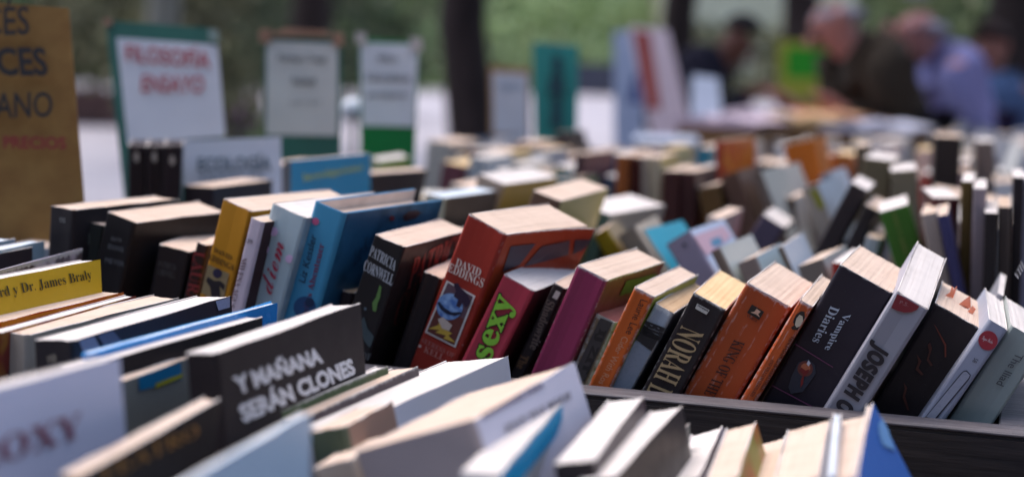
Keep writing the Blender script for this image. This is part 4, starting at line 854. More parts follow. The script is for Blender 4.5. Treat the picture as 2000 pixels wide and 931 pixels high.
# flower pot
fp = empty('flower_pot', gp(472, 6.2), label='grey pot with purple flowers between the first two signs', cat='plant pot')
tube('pot', [(0, 0, .0), (0, 0, .35), (0, 0, .68), (0, 0, .72)], [.055, .065, .085, .09], plain('grey_clay', '#5a5c66', .8), fp, 16)
V, F = leafcloud(lambda r: Vector((r.gauss(0, .035), r.gauss(0, .035), .80 + r.gauss(0, .035))), 150, .04, rnd); mesh_obj('blossom', V, F, plain('purple_petals', '#5c4458', .7, '#745468', 20), fp)
V, F = leafcloud(lambda r: Vector((r.gauss(0, .05), r.gauss(0, .05), .76 + r.gauss(0, .04))), 200, .06, rnd); mesh_obj('leaves', V, F, LG[1], fp)
# ---------------------------------------------------------------- hand written and printed signs
def board(name, label, Y, tl, tr, brr, bl, th, mat, cat, papers=(), texts=(), edge=None, extra=(), round_=0, base_z=None, tilt=0):
    """a stiff board standing at distance Y (bottom) leaning by its own measured corners"""
    P0 = cam_pt(*bl, Y); P1 = cam_pt(*brr, Y); T0 = cam_pt(*tl, Y + tilt); T1 = cam_pt(*tr, Y + tilt)
    if base_z is not None:
        for Pb, Pt in ((P0, T0), (P1, T1)):
            k = (Pb.z - base_z) / (Pt.z - Pb.z); Pb += (Pb - Pt) * k
    root = empty(name, P0, label=label, cat=cat)
    o = P0.copy(); nrm = (P1 - P0).cross(T0 - P0).normalized()
    if nrm.y > 0: nrm = -nrm
    def Q(px, py, lift):   # point on the board plane seen at that bearing
        a = (px - 1000) / F_PX; b = -(py - 465.5) / F_PX; d = fwd + R_ * a + U_ * b; C0 = Vector((0, 0, 1.10))
        k = (o - C0).dot(nrm) / d.dot(nrm); return C0 + d * k + nrm * lift - o
    c = [P0 - o, P1 - o, T1 - o, T0 - o]
    def slab(nm, cs, l0, l1, m, rad=0):
        if rad:
            out = []
            for i, p in enumerate(cs):
                a, b2 = cs[i - 1], cs[(i + 1) % 4]
                da = (a - p).normalized() * rad; db = (b2 - p).normalized() * rad
                for q in range(5):
                    t = q / 4; out.append(p + da * (1 - t) ** 2 + db * t ** 2)
            cs = out
        n = len(cs); V = [p + nrm * l0 for p in cs] + [p + nrm * l1 for p in cs]
        F = [tuple(range(n))[::-1], tuple(range(n, 2 * n))] + [(i, (i + 1) % n, n + (i + 1) % n, n + i) for i in range(n)]
        return mesh_obj(nm, V, F, m, root)
    slab('backing', c, 0, th, mat, round_)
    for (nm, m, cs) in papers: slab(nm, [Q(x, y, 0) for x, y in cs], th + .0003, th + .001, m)
    for (s, fo, colr, b0, b1, t0) in texts:
        q0, q1, q2 = Q(*b0, 0), Q(*b1, 0), Q(*t0, 0)
        text_on(root, s, fo, ink(colr), lambda a, b2, lv: q0 + (q1 - q0) * a + (q2 - q0) * b2 + nrm * (th + .004), (0, 0), (1, 0), (0, 1), 'lettering')
    for (nm, m, cs) in extra: slab(nm, [Q(x, y, 0) for x, y in cs], th + .0012, th + .004, m)
    return root
cardboard = plain('corrugated_cardboard', '#87693f', .85, '#775834', 42, .0003, .15, (1, 1, 1))
green_board = plain('green_board', '#2c6458', .6, '#204c44', 6, 0, .4)
paper_w = plain('white_sheet', '#d0d2da', .7, '#c0c2cc', 10, .0004, .2)
paper_g = plain('greyish_sheet', '#c2c4c2', .7, '#b4b6b6', 10, .0004, .2)
tape = plain('brown_tape', '#8c6a58', .5, '#9c7c68', 20)
ZB = ZC + .004
board('cardboard_sign', 'brown cardboard sign with black and dark red handwriting at the left edge', 1.16, (-190, -8), (135, 18), (168, 425), (-190, 462), .003, cardboard, 'sign',
      texts=[('FRANCÉS', 'hand', '#1c1a1e', (-168, 78), (65, 72), (-172, 8)), ('DULCES', 'handb', '#1c1a1e', (-110, 152), (102, 152), (-118, 96)),
             ('ITALIANO', 'hand', '#1c1a1e', (-110, 236), (110, 232), (-112, 186)), ('A', 'hand', '#5c2028', (-20, 292), (-6, 292), (-21, 268)), ('PRECIOS', 'handb', '#7c1c24', (14, 292), (136, 294), (12, 268))], base_z=ZB, tilt=.03)
board('philosophy_sign', 'green clip board with a white sheet in red handwriting, FILOSOFÍA ENSAYO', 1.60, (208, 42), (424, 58), (441, 400), (246, 400), .004, green_board, 'sign',
      papers=[('paper_sheet', paper_w, [(252, 283), (442, 268), (427, 90), (230, 76)])],
      texts=[('FILOSOFÍA', 'hand', '#a8303c', (250, 123), (414, 137), (247, 82)), ('ENSAYO', 'hand', '#a8303c', (279, 183), (401, 185), (280, 149))], round_=.008, base_z=ZB, tilt=.04,
      extra=[('corner_tape', tape, [(206, 52), (222, 54), (222, 42), (206, 40)]), ('corner_tape', plain('clear_tape', '#7c8c86', .3), [(410, 84), (430, 86), (428, 62), (410, 60)])])
board('ecology_sign', 'small white sign with grey capitals leaning on the green board', 1.47, (358, 276), (549, 268), (552, 400), (360, 400), .003, paper_w, 'sign',
      texts=[('ECOLOGÍA', 'handb', '#5c6c78', (388, 336), (532, 334), (388, 302)), ('Y NATURALEZA', 'hand', '#6c7c88', (392, 356), (520, 354), (392, 343))], base_z=ZB, tilt=.01)
board('printed_sign', 'tall white printed sign on dark green card with taped corners, left of its twin', 1.72, (516, 62), (668, 72), (664, 400), (520, 400), .004, green_board, 'sign',
      papers=[('paper_sheet', paper_g, [(521, 264), (660, 266), (661, 86), (522, 80)])],
      texts=[('Psicología y Terapia', 'serif', '#23242c', (546, 125), (640, 127), (546, 108)), ('Salud', 'serif', '#23242c', (572, 167), (618, 168), (572, 151)), ('a partir de 2', 'sans', '#4c4e56', (566, 208), (628, 208), (566, 197))], base_z=ZB, tilt=.02,
      extra=[('corner_tape', tape, [(508, 84), (530, 86), (532, 58), (508, 60)]), ('corner_tape', tape, [(652, 92), (672, 92), (672, 66), (652, 66)]), ('top_tape', tape, [(520, 72), (650, 74), (640, 62), (560, 56)])])
board('printed_sign', 'narrower white printed sign above a bright green foot, behind the blue book', 1.92, (702, 74), (820, 84), (806, 400), (706, 400), .004, plain('bright_green_card', '#11783c', .6, '#0c6430', 5), 'sign',
      papers=[('paper_sheet', paper_w, [(708, 246), (810, 248), (818, 88), (704, 84)])],
      texts=[('África', 'serif', '#34343e', (738, 122), (776, 123), (738, 104)), ('Literatura', 'serif', '#34343e', (716, 160), (802, 161), (716, 144)), ('portuguesa', 'serif', '#34343e', (718, 194), (796, 195), (718, 180))], base_z=ZB, tilt=.02,
      extra=[('corner_tape', plain('pale_tape', '#b8aeac', .4), [(696, 86), (716, 88), (716, 66), (696, 64)]), ('corner_tape', plain('pale_tape', '#b8aeac', .4), [(802, 100), (826, 102), (824, 76), (802, 74)])])
board('framed_notice', 'white notice in a tan frame just left of the teal board', 2.6, (955, 128), (1036, 134), (1036, 420), (958, 420), .006, plain('tan_frame', '#a07c58', .6), 'sign',
      papers=[('paper_sheet', paper_w, [(964, 262), (1032, 262), (1030, 146), (962, 142)])],
      texts=[('LIBROS', 'sans', '#5c86a4', (974, 176), (1020, 176), (974, 163))], base_z=ZT, tilt=.02)
board('teal_board', 'teal board with a dark upright figure shape printed on it', 2.75, (1040, 84), (1130, 90), (1124, 420), (1046, 420), .008, plain('teal_card', '#3a948c', .6, '#2c7c78', 4), 'sign',
      extra=[('printed_shape', ink('#244a54'), [(1074, 250), (1098, 250), (1096, 190), (1078, 190)]), ('printed_shape', ink('#244a54'), [(1070, 186), (1104, 186), (1100, 150), (1072, 150)]), ('printed_shape', ink('#244a54'), [(1078, 146), (1098, 146), (1096, 110), (1080, 108)])], base_z=ZT, tilt=.02)
# pale round lamp-like ornament between the printed signs
o = bpy.data.meshes.new('glass_ball'); bm = bmesh.new(); bmesh.ops.create_icosphere(bm, subdivisions=3, radius=.018); bm.to_mesh(o); bm.free()
gb = empty('ball_pin', cam_pt(690, 215, 2.3), label='small pale ball on a stick between the two printed signs', cat='ornament')
o.materials.append(plain('pale_ball', '#c8d0d8', .2)); ob = bpy.data.objects.new('ball', o); COL.objects.link(ob); ob.parent = gb
tube('stick', [(0, 0, -.018), (0, 0, -(gb.location.z - ZT))], [.003, .003], blackwood, gb, 6)
# ---------------------------------------------------------------- books that fill the crates behind
def uvof(x, y): return x * math.cos(PSI) - y * math.sin(PSI), x * math.sin(PSI) + y * math.cos(PSI)
OCC = []; LASTBOOK = [None]
def occ(M8):
    x, y, z, yaw, lean, h, w, t = M8[:8]; u, v = uvof(x, y); T = t * math.cos(lean); S = math.sin(lean) * .15
    d = w * math.sin(PSI - yaw) * -1
    return [(u + min(0, d), u + T + max(0, d), u + S + min(0, d), u + S + T + max(0, d), v, v + w)]
for k, M8 in BOOKS.items(): OCC += occ(M8)
def free(o, pad=.001):
    for q in OCC:
        if o[4] < q[5] - .004 and o[5] > q[4] + .004 and ((o[0] < q[1] - pad and o[1] > q[0] + pad) or (o[2] < q[3] - pad and o[3] > q[2] + pad)): return False
    return True
CV = [('#b8b4ac', 'off white'), ('#2a2426', 'black'), ('#8c7c6c', 'taupe'), ('#6c3428', 'rust red'), ('#a8b0b8', 'pale grey'), ('#5c6c50', 'moss green'), ('#c8bfb4', 'ivory'), ('#c06a2c', 'orange'), ('#a83c30', 'brick red'), ('#c4c8d0', 'bluish white'), ('#2c7c94', 'sea blue'), ('#b09c70', 'straw yellow'),
      ('#3c5068', 'slate blue'), ('#70404c', 'wine red'), ('#9c8894', 'mauve'), ('#4c3c30', 'dark brown'), ('#c0a8a0', 'pale pink')]
USED = {}
def label_near(col, lean, x, y, page):
    best = sorted(BOOKS, key=lambda k: (BOOKS[k][0] - x) ** 2 + (BOOKS[k][1] - y) ** 2)
    tilt = 'leaning right' if lean > .12 else 'tilting left' if lean < -.12 else 'standing upright'
    for k in best[:25]:
        words = re.split(r',| with | beside | behind | between | right of | left of | under | in front | at the | tilting | leaning | on its | lettered | just | standing ', SPEC[k][6])[0].split()
        for side in ('',):
            l = f"{col} book {tilt} near the " + ' '.join(words[:8])
            if l not in USED and len(l.split()) <= 16: USED[l] = 1; return l
    return l
import re
rf = random.Random(21); NF = 0
def spine_band(M8):
    h, t = M8[5], M8[7]; z0 = h * rf.uniform(.5, .7); z1 = z0 + h * rf.uniform(.06, .22); m = ink(rf.choice(('#b8b0a0', '#8c2c24', '#2a2a30', '#c8a040', '#4c7088', '#d0ccc8')))
    mesh_obj('spine_band', [(t * .15, -.0004, z0), (t * .85, -.0004, z0), (t * .85, -.0004, z1), (t * .15, -.0004, z1)], [(0, 1, 2, 3)], m, LASTBOOK[0])
def fill(u0, u1, v, z, leanbase, hr=(.15, .172), dens=1.0):
    global NF
    u = u0
    while u < u1:
        t = rf.choice((.012, .016, .02, .024, .03, .036)); w = rf.uniform(.10, .125); h = rf.uniform(*hr); lean = leanbase + rf.uniform(-.05, .05)
        if lean < 0: uu = u - h * math.sin(lean)
        else: uu = u
        vv = v + rf.uniform(-.008, .008); p = uv(uu, vv)
        zz = z + .007 + (t * math.sin(abs(lean)) if lean > 0 else 0)
        M8 = (p.x, p.y, zz, PSI + rf.uniform(-.03, .03), lean, h, w, t); o = occ(M8)[0]
        if free(o) and rf.random() < dens:
            OCC.append(o); c, cn = rf.choice(CV); c2 = rf.choice((c, c, rf.choice(CV)[0])); pg = rf.choice(('cream', 'cream', 'white', 'white', 'yellow'))
            LASTBOOK[0] = build_book('paperback_book', M8, c, c2, pg, .2, label_near(cn, lean, p.x, p.y, pg), 'books in the crates behind', seed=900 + NF, res=False); NF += 1
            if rf.random() < .6: spine_band(M8)
            u = uu + t * math.cos(lean) + .001 if lean >= 0 else u + t / math.cos(lean) + .001
        else: u += .006
fill(-.78, -.47, 1.105, ZC, .30)
fill(-.78, -.36, 1.225, ZC, .12, (.14, .16))
fill(-.82, -.46, 1.36, ZC, -.25, (.13, .15)); fill(-.45, -.0, 1.37, ZC, .16, (.156, .168)); fill(-.36, -.1, 1.25, ZC, -.3, (.12, .14))
fill(.06, .46, 1.16, ZC, .0, (.12, .15)); fill(.06, .46, 1.33, ZC, .10, (.13, .155))
fill(-.28, .50, 1.50, ZC, .06, (.15, .17)); fill(-.26, .52, 1.63, ZC, -.22, (.15, .17)); fill(-.26, .52, 1.77, ZC, .1, (.155, .175)); fill(-.26, .5, 1.92, ZC, -.1, (.16, .18))
fill(-.78, -.64, .91, ZC, .1, (.15, .16))
fill(-.95, -.64, 1.50, ZC, .1, (.12, .14)); fill(-.63, -.32, 1.49, ZC, .1, (.15, .17)); fill(-.60, -.32, 1.64, ZC, -.2, (.15, .175))
fill(-.70, -.32, 1.83, ZC, .15, (.155, .18)); fill(-.70, -.32, 1.95, ZC, -.1, (.16, .185))
fill(-.82, -.04, 2.10, ZC, .05, (.16, .19)); fill(-.82, -.04, 2.215, ZC, -.12, (.17, .2))
# pile of lying books beside the lime green one
zz = ZC + .0075; PU = [('#8c8478', .03), ('#c4bca8', .028), ('#b8a468', .014), ('#d0ccc6', .03), ('#b4aeb0', .024), ('#c8c4be', .026)]
NM = ('lowest', 'second lowest', 'thin ochre', 'broad white', 'second highest', 'topmost')
for i, (c, t) in enumerate(PU):
    p = Vector((-.05 + rf.uniform(-.006, .006), 1.58 + rf.uniform(-.006, .006), zz))
    build_book('paperback_book', (p.x, p.y, zz, .12 + rf.uniform(-.06, .06), -math.pi / 2, 0.1 + rf.uniform(-.006, .006), .125, t), c, c, 'white', .2, f'{NM[i]} book of the pale lying pile behind the dark brown book', 'pale pile of lying books', seed=3000 + i, res=False); zz += t + .0004
# ---------------------------------------------------------------- far table with blurred books
T2a = gp(1290, 2.75); PS2 = .17
r2 = legtable('far_table', 'second long stall table stretching away on the right', (T2a.x, T2a.y), 1.15, 3.6, PS2)
def t2(a, b, z=0): return Vector((T2a.x + a * math.cos(PS2) + b * math.sin(PS2), T2a.y - a * math.sin(PS2) + b * math.cos(PS2), z))
FC = [('#c4aeb8', 'pale pink'), ('#b8b8cc', 'pale lilac'), ('#c8bca8', 'cream'), ('#5c2a24', 'dark red'), ('#2c4a7c', 'deep blue'), ('#1c6c7c', 'petrol blue'), ('#2c2628', 'black'), ('#a8a078', 'khaki'),
      ('#c4602c', 'orange red'), ('#9cae5c', 'light green'), ('#8c6a7c', 'dusty pink'), ('#c8c8cc', 'white')]
FARR = []; NT = 0; STOOD = ('standing in the first far row', 'standing in the second far row', 'standing in the third far row', 'standing in the fourth far row', 'standing in the fifth far row', 'standing in the sixth far row', 'standing in the seventh far row')
USE2 = {}
for row in range(7):
    a = .03 + rf.uniform(0, .05); b = .08 + row * .5
    while a < 1.08:
        t = rf.choice((.03, .04, .05, .06)); h = rf.uniform(.17, .23) - row * .006; w = rf.uniform(.12, .18); lean = rf.choice((0, .1, -.1, .25, -.25))
        if rf.random() < .8:
            c, cn = rf.choice(FC); p = t2(a + (abs(lean) * .2 if lean < 0 else 0), b + rf.uniform(-.02, .02)); zz = ZT + .001 + (t * math.sin(lean) if lean > 0 else 0)
            prev = USE2.get((row, cn), 0); USE2[(row, cn)] = prev + 1
            how = ('', ' tilted sideways', ' between two others', ' partly hidden')[min(prev, 3)]
            FR_ = build_book('paperback_book', (p.x, p.y, zz, PS2, lean, h, w, t), c, None, rf.choice(('cream', 'white')), .1, f"blurred {cn} book {STOOD[row]}{how}", 'books on the far table', seed=2000 + NT, res=False); FARR.append(FR_); NT += 1
        a += t + .008 + abs(lean) * .16
# the farthest books of the kind, past what one could count, joined into one mass
def join_mass(name, roots, label):
    V = []; F = []; FM = []; mats = []; idx = {}
    for r in roots:
        Mr = Matrix.Translation(r.location) @ r.rotation_euler.to_matrix().to_4x4()
        for c in [o for o in KIDS.get(r.name, [])]:
            me = c.data; o = len(V); V += [Mr @ v.co for v in me.vertices]
            for p in me.polygons:
                m = me.materials[p.material_index]
                if m.name not in idx: idx[m.name] = len(mats); mats.append(m)
                F.append(tuple(o + i for i in p.vertices)); FM.append(idx[m.name])
            bpy.data.objects.remove(c)
        bpy.data.objects.remove(r)
    o = mesh_obj(name, V, F, mats, None, FM); tag(o, label, None, None, 'stuff')
KIDS = {}
for o in COL.objects:
    if o.parent: KIDS.setdefault(o.parent.name, []).append(o)
FARR.sort(key=lambda r: -r.location.y)
join_mass('far_books', FARR[:len(FARR) * 4 // 5], 'mass of blurred books crowding the farther rows of the far table')
# flat lying bundles of magazines between the rows on the far table
for i, (px, Y, c, cn) in enumerate(((1430, 4.3, '#c4b0bc', 'pale pink'), (1560, 4.6, '#c8a87c', 'tan'), (1640, 4.9, '#c89878', 'peach'), (1720, 4.2, '#b8b8c8', 'pale lilac'), (1490, 5.2, '#cab8c4', 'rose white'), (1610, 5.4, '#b87c50', 'brown orange'))):
    g0 = gp(px, Y); r = empty('magazine', (g0.x, g0.y, ZT + .001 + .12 * 0), (0, 0, -PS2 + .3 * (i % 3 - 1)), label=f'{cn} open magazine lying on a box on the far table', cat='magazine')
    V = []; F = []
    for k in range(9):
        x = -.12 + .03 * k; zz = .22 + .02 * math.exp(-((x * 24) ** 2) * .2) * (1 if k != 4 else .2)
        V += [(x, -.14, zz), (x, .14, zz), (x, -.14, .21), (x, .14, .21)]
    for k in range(8):
        q = k * 4; F += [(q, q + 4, q + 5, q + 1), (q + 2, q + 3, q + 7, q + 6), (q, q + 2, q + 6, q + 4), (q + 1, q + 5, q + 7, q + 3)]
    mesh_obj('page_spread', V, F, plain('matt_' + cn.replace(' ', '_'), c, .85), r)
    bevel_box('box_under', -.11, .11, -.12, .12, 0, .209, plain('kraft_box', '#8c6c4c', .9), r, .003, 1)
# tall posters, grey boxes, white sheet
board('tall_poster', 'tall pale blue poster with a dark blue lower corner, far back', 5.0, (1198, 62), (1262, 58), (1250, 400), (1200, 400), .01, plain('pale_blue_poster', '#a9b6cc', .5, '#8c9cba', 3), 'poster',
      papers=[('printed_panel', plain('deep_blue_print', '#2a3f7c', .5), [(1226, 202), (1250, 202), (1246, 140), (1238, 150)])], base_z=ZT, tilt=.05)
board('tall_poster', 'tall pink white poster with a brick red strip leaning back, far back', 4.7, (1228, 52), (1304, 60), (1385, 400), (1300, 400), .01, plain('pinkish_poster', '#d4c2c8', .5, '#c4acb4', 3), 'poster',
      papers=[('printed_panel', plain('brick_print', '#a0483c', .5, '#8c3a38', 5), [(1262, 215), (1290, 215), (1268, 66), (1236, 60)])], base_z=ZT, tilt=.12)
board('folder_stack_board', 'white blue slanted panel in front of the person in navy', 4.2, (1352, 150), (1402, 156), (1425, 400), (1345, 400), .01, plain('white_blue_panel', '#b8c0d0', .5, '#a0aabc', 3), 'panel', base_z=ZT, tilt=.2)
board('yellow_green_sign', 'yellow bordered bright green sign behind the bending man in brown', 6.9, (1518, 78), (1624, 86), (1630, 400), (1520, 400), .01, plain('lime_border', '#a8a83c', .6), 'sign',
      papers=[('paper_sheet', plain('bright_green_print', '#2c9420', .6, '#3aa82c', 4), [(1534, 152), (1616, 152), (1614, 96), (1536, 94)])], base_z=0, tilt=.02)
def tub(label, px, Y, L, D, H, mat, cat='box'):
    g0 = gp(px, Y); r = empty('plastic_tub', (g0.x, g0.y, ZT + .001), (0, 0, -.1), label=label, cat=cat)
    th = .012
    for nm, b in (('side_panel', (0, L, 0, th)), ('side_panel', (0, L, D - th, D)), ('side_panel', (0, th, th, D - th)), ('side_panel', (L - th, L, th, D - th))): bevel_box(nm, *b, 0, H, mat, r, .002, 1)
    bevel_box('lid', -.008, L + .008, -.008, D + .008, H + .001, H + .015, mat, r, .003, 1)
    for i in range(4): bevel_box('rib', L * (.2 + .2 * i) - .004, L * (.2 + .2 * i) + .004, -.006, -.0005, .01, H - .01, mat, r, .001, 1)
t3 = gp(1085, 2.9)
legtable('side_table', 'low side table carrying the notice boards and pale tubs', (gp(930, 2.5).x, 2.5), .95, .9, .0)
tub('pale grey blue lidded tub beneath the tall posters', 1246, 3.0, .11, .2, .21, plain('grey_blue_plastic', '#a8b0c4', .4))
# ---------------------------------------------------------------- people
def skin_mesh(name, verts, edges, radii, mat, parent, root=0, sub=2, smooth=True):
    me = bpy.data.meshes.new(name); me.from_pydata([tuple(v) for v in verts], edges, []); me.update()
    o = bpy.data.objects.new(name, me); COL.objects.link(o)
    sk = o.modifiers.new('skin', 'SKIN'); sk.use_smooth_shade = True
    for i, r in enumerate(radii):
        s = me.skin_vertices[0].data[i]; s.radius = (r, r) if not isinstance(r, tuple) else r
        s.use_root = (i == root)
    ss = o.modifiers.new('sub', 'SUBSURF'); ss.levels = sub; ss.render_levels = sub
    dg = bpy.context.evaluated_depsgraph_get(); m2 = bpy.data.meshes.new_from_object(o.evaluated_get(dg))
    o.modifiers.clear(); o.data = m2; bpy.data.meshes.remove(me); m2.materials.clear(); m2.materials.append(mat); m2.name = name
    o.parent = parent; return o
def ellipsoid(name, c, r, mat, parent, rot=None, cut=None):
    bm = bmesh.new(); bmesh.ops.create_uvsphere(bm, u_segments=16, v_segments=10, radius=1)
    if cut is not None:
        g = [v for v in bm.verts if v.co.dot(Vector(cut[0])) < cut[1]]; bmesh.ops.delete(bm, geom=g, context='VERTS')
    Mx = (rot.to_4x4() if rot else Matrix()) ; 
    for v in bm.verts: v.co = Vector(c) + Mx.to_3x3() @ Vector((v.co.x * r[0], v.co.y * r[1], v.co.z * r[2]))
    me = bpy.data.meshes.new(name); bm.to_mesh(me); bm.free(); me.materials.append(mat)
    me.polygons.foreach_set('use_smooth', [True] * len(me.polygons))
    o = bpy.data.objects.new(name, me); COL.objects.link(o); o.parent = parent; return o
def person(label, Y, head, hip, face, hands, skinc, hairc, shirtc, trouserc, shirt2=None, bald=False, sleeve='long', scale=1.0, skirt=False):
    """head, hip: bearings; face: horizontal facing direction; hands: two bearings the hands reach to"""
    H = cam_pt(*head, Y); P = cam_pt(*hip, Y); f = Vector(face).normalized(); side = Vector((-f.y, f.x, 0))
    base = Vector((P.x, P.y, 0)); root = empty('person', base, label=label, cat='person')
    H = H - base; P = P - base; s = scale
    sp_ = (H - P); hd = sp_.normalized()
    neck = H - hd * .15 * s; chest = P.lerp(neck, .72); waist = P.lerp(neck, .35)
    bend = Vector((0, 0, 1)) - hd * hd.z
    chest += bend * .05 * s; waist += bend * .03 * s
    headdir = (f * .75 + Vector((0, 0, -.65))).normalized() if sp_.z < .85 * sp_.length else f
    crown_ = H + (Vector((0, 0, 1)) * .07 + f * .0) * s
    V = []; E = []; R = []
    def add(p, r, par=None):
        V.append(Vector(p)); R.append(r * s if not isinstance(r, tuple) else (r[0] * s, r[1] * s)); i = len(V) - 1
        if par is not None: E.append((par, i))
        return i
    pel = add(P, (.13, .10)); wa = add(waist, (.12, .09), pel); ch = add(chest, (.10, .075), wa); ne = add(neck, .058, ch)
    he = add(H - hd * .05 * s, .082, ne); ht = add(H + hd * .05 * s, .09, he)
    arms = []; AR = []
    for sg, hp in zip((-1, 1), hands):
        S = chest + side * sg * .19 * s + (neck - chest) * .25; hnd = cam_pt(*hp, Y + sg * side.y * .12) - base
        L = (hnd - S).length; mx = .52 * s
        if L > mx: hnd = S + (hnd - S).normalized() * mx; L = mx
        mid = S.lerp(hnd, .5); k = math.sqrt(max(0, (.29 * s) ** 2 - (L / 2) ** 2)); el = mid + (Vector((0, 0, -1)) * .8 - f * .5).normalized() * k
        a = add(S - (neck - chest) * .1, .045, ch); b_ = add(el, .045, a); c_ = add(hnd, .028, b_); d = (hnd - el).normalized()
        pm = add(hnd + d * .05 * s, .036, c_); sd_ = d.cross(Vector((0, 0, 1))).normalized()
        for q in range(4):
            fb = hnd + d * .085 * s + sd_ * (q - 1.5) * .02 * s; g = add(fb, .010, pm); add(fb + d * (.035 + .006 * (q in (1, 2))) * s + Vector((0, 0, -.015)), .008, g)
        tb = add(hnd + d * .04 * s + sd_ * .045 * s, .011, pm); add(hnd + d * .075 * s + sd_ * .055 * s, .009, tb)
        AR.append((S, el, hnd))
    legs = []
    for sg in (-1, 1):
        h_ = add(P + side * sg * .09 * s + Vector((0, 0, -.06)), .085, pel); kz = P.z * .52
        kn = add((P.x * .6 + side.x * sg * .1 + f.x * .06, P.y * .6 + side.y * sg * .1 + f.y * .06, kz), .058, h_)
        an = add((side.x * sg * .1 - f.x * .02, side.y * sg * .1 - f.y * .02, .09), .042, kn); add((side.x * sg * .1 + f.x * .15, side.y * sg * .1 + f.y * .15, .035), .035, an)
        legs.append((h_, kn, an))
    sm = plain('skin', skinc, .55, skinc, 20, 0, .3); skin_mesh('body', V, E, R, sm, root, 0, 2)
    # face
    q = headdir
    ellipsoid('nose', H + q * .105 * s - hd * .02, (.016 * s, .02 * s, .026 * s), sm, root)
    for sg in (-1, 1):
        ellipsoid('ear', H + side * sg * .088 * s, (.018 * s, .018 * s, .032 * s), sm, root)
        ellipsoid('eye', H + q * .088 * s + side * sg * .034 * s + hd * .01, (.012 * s,) * 3, plain('eye_dark', '#1c1816', .3), root)
    ellipsoid('mouth', H + q * .088 * s - hd * .055, (.024 * s, .02 * s, .008 * s), plain('lips', '#8c4c48', .5), root)
    hm = plain('hair', hairc, .8, hairc, 60, .002)
    up = (hd * 1.0 - q * .55).normalized(); rot = up.to_track_quat('Z', 'Y').to_matrix()
    ellipsoid('hair', H + up * .018 * s, (.104 * s, .104 * s, .108 * s), hm, root, rot, ((0, 0, 1), .1 if not bald else .62))
    if bald: ellipsoid('hair_fringe', H - q * .03 * s - hd * .02 * s, (.098 * s, .098 * s, .035 * s), hm, root, rot)
    # clothes
    clo = plain('cloth_' + shirtc.strip('#'), shirtc, .9, shirt2 or shirtc, 30 if shirt2 else 8, .002, .1, (9, 9, .3) if shirt2 else (1, 1, 1))
    def multi(name, tubes, mat):
        V = []; F = []
        for pts, rad in tubes:
            pts = [Vector(p) for p in pts]; n = len(pts); o = len(V); K = 18
            for i, (p, r) in enumerate(zip(pts, rad)):
                d = (pts[min(i + 1, n - 1)] - pts[max(i - 1, 0)]).normalized(); a = (side - d * side.dot(d)).normalized(); b = d.cross(a); ra, rb = r if isinstance(r, tuple) else (r, r)
                for q in range(K):
                    t = q / K * 2 * math.pi; wv = 1 + .03 * math.sin(5 * t + i * 2)
                    V.append(p + (a * math.cos(t) * ra + b * math.sin(t) * rb) * s * wv)
            for i in range(n - 1):
                for q in range(K): F.append((o + i * K + q, o + i * K + (q + 1) % K, o + (i + 1) * K + (q + 1) % K, o + (i + 1) * K + q))
            F.append(tuple(o + q for q in range(K))[::-1]); F.append(tuple(o + (n - 1) * K + q for q in range(K)))
        return mesh_obj(name, V, F, mat, root, smooth=True)
    up0 = Vector((0, 0, -.10))
    TT = [([P + up0, P, waist, P.lerp(neck, .55) + bend * .05 * s, chest, chest.lerp(neck, .5) + bend * .02, neck + hd * .02], [(.16, .12), (.17, .13), (.165, .125), (.175, .13), (.195, .14), (.165, .12), (.08, .08)])]
    for (S, el, hnd) in AR:
        e2 = el.lerp(hnd, .9) if sleeve == 'long' else None
        S0 = S.lerp(chest, .35)
        TT.append(([S0, S, S.lerp(el, .5), el, el.lerp(hnd, .5), e2], [.10, .095, .08, .068, .06, .05]) if e2 is not None else ([S0, S, S.lerp(el, .7)], [.10, .095, .085]))
    multi('shirt', TT, clo)
    tm = plain('cloth_' + trouserc.strip('#'), trouserc, .9, trouserc, 8, .002, .1)
    if skirt:
        tube('skirt', [P + Vector((0, 0, .06)), P, P + Vector((0, 0, -.2)), P + Vector((0, 0, -.42))], [.15 * s, .18 * s, .21 * s, .25 * s], clo, root, 20)
    else:
        TV = [P + Vector((0, 0, .02))]; TE = []; TR = [(.165, .135)]
        for (a, b_, c_) in legs:
            k = len(TV); TV += [V[a], V[b_], V[c_] + Vector((0, 0, .02))]; TE += [(0, k), (k, k + 1), (k + 1, k + 2)]; TR += [.105, .078, .062]
        skin_mesh('trousers', TV, TE, [(r[0] * s, r[1] * s) if isinstance(r, tuple) else r * s for r in TR], tm, root, 0, 2)
    shm = plain('shoe_leather', '#1e1a18', .5)
    for (a, b_, c_) in legs:
        p = V[c_]; d = f; ellipsoid('shoe', Vector((p.x, p.y, .045)) + f * .07, (.05 * s + abs(f.x) * .085, .05 * s + abs(f.y) * .085, .045), shm, root)
    return root
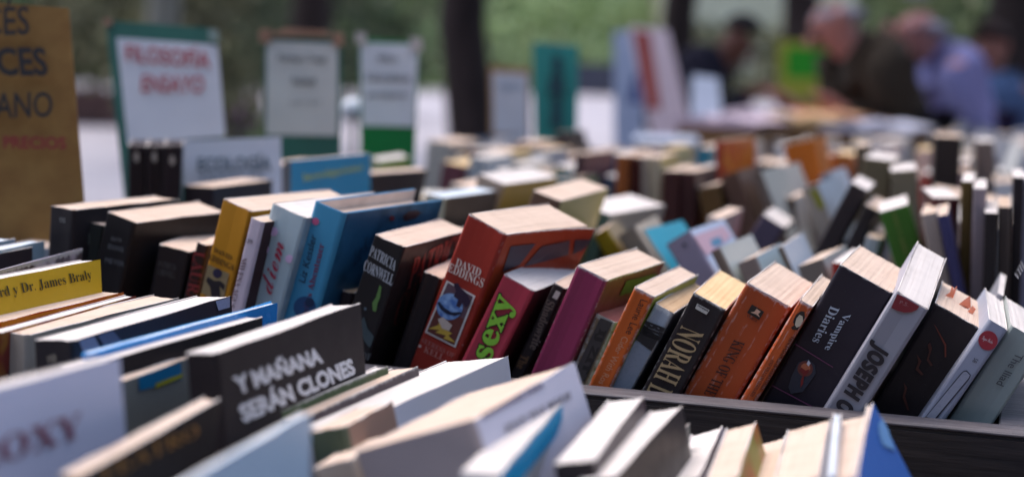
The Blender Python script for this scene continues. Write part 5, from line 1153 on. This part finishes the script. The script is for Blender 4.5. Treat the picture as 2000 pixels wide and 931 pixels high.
person('grey haired man in a dark brown striped shirt bending over the far table', 5.6, (1618, 34), (1738, 226), (-1, -.25, 0), ((1545, 205), (1640, 215)), '#b07a70', '#8a8690', '#2e2622', '#2a2a32', shirt2='#4a4238', bald=True)
person('grey haired man in a lilac shirt looking down beside the brown shirted one', 6.0, (1784, 48), (1872, 222), (-1, -.1, 0), ((1790, 225), (1840, 250)), '#b07a74', '#8c8894', '#8886b4', '#35304c', bald=True)
person('dark haired person in a navy top leaning over books behind the slanted panel', 7.4, (1447, 78), (1335, 205), (1, -.3, 0), ((1470, 185), (1440, 195)), '#6c4438', '#231c1e', '#262430', '#2a2a34')
person('brown haired person in blue denim standing at the right behind the lilac shirt', 7.4, (1932, 92), (1940, 250), (-.7, -.7, 0), ((1905, 200), (1965, 240)), '#8c5c50', '#3c2a28', '#54688c', '#4c6284', skirt=True, sleeve='short', scale=.95)

# small orange paper tabs sticking out of the thick black paperback
tabm = plain('orange_tab_paper', '#f0906c', .6, '#f4b09c', 60)
def tabs(label, book, spots):
    M8 = BOOKS[book]; Rm = Matrix.Rotation(-M8[3], 4, 'Z') @ Matrix.Rotation(M8[4], 4, 'Y'); o = Vector(M8[:3])
    for (lab, x, y, pts) in spots:
        base = o + (Rm @ Vector((x, y, M8[5] - .0005)))
        r = empty('paper_tab', base, (0, M8[4], -M8[3]), label=lab, cat='paper tab', group='orange paper tabs')
        V = [Vector(p) * .75 for p in pts]; n = len(V); V2 = [p + Vector((.0004, .0006, 0)) for p in V]
        mesh_obj('tab', V + V2, [tuple(range(n)), tuple(range(n, 2 * n))[::-1]] + [(i, (i + 1) % n, n + (i + 1) % n, n + i) for i in range(n)], tabm, r)
tabs('', 'zbk', [('forked orange paper tab on the thick black paperback\'s pages', .004, .050, [(0, 0, 0), (.002, .0005, .004), (.001, .001, .009), (.003, .0, .007), (.004, 0, .011), (.005, 0, .006), (.006, .001, .001)]),
    ('broad folded orange paper tab between black paperback and number 58', .013, .045, [(0, 0, 0), (.004, .001, .010), (.009, .002, .002), (.006, .004, -.001)]),
    ('small low orange paper tab at the edge of the black paperback\'s pages', .019, .036, [(0, 0, 0), (.001, .001, .006), (.004, .001, .005), (.004, .001, -.001)])])
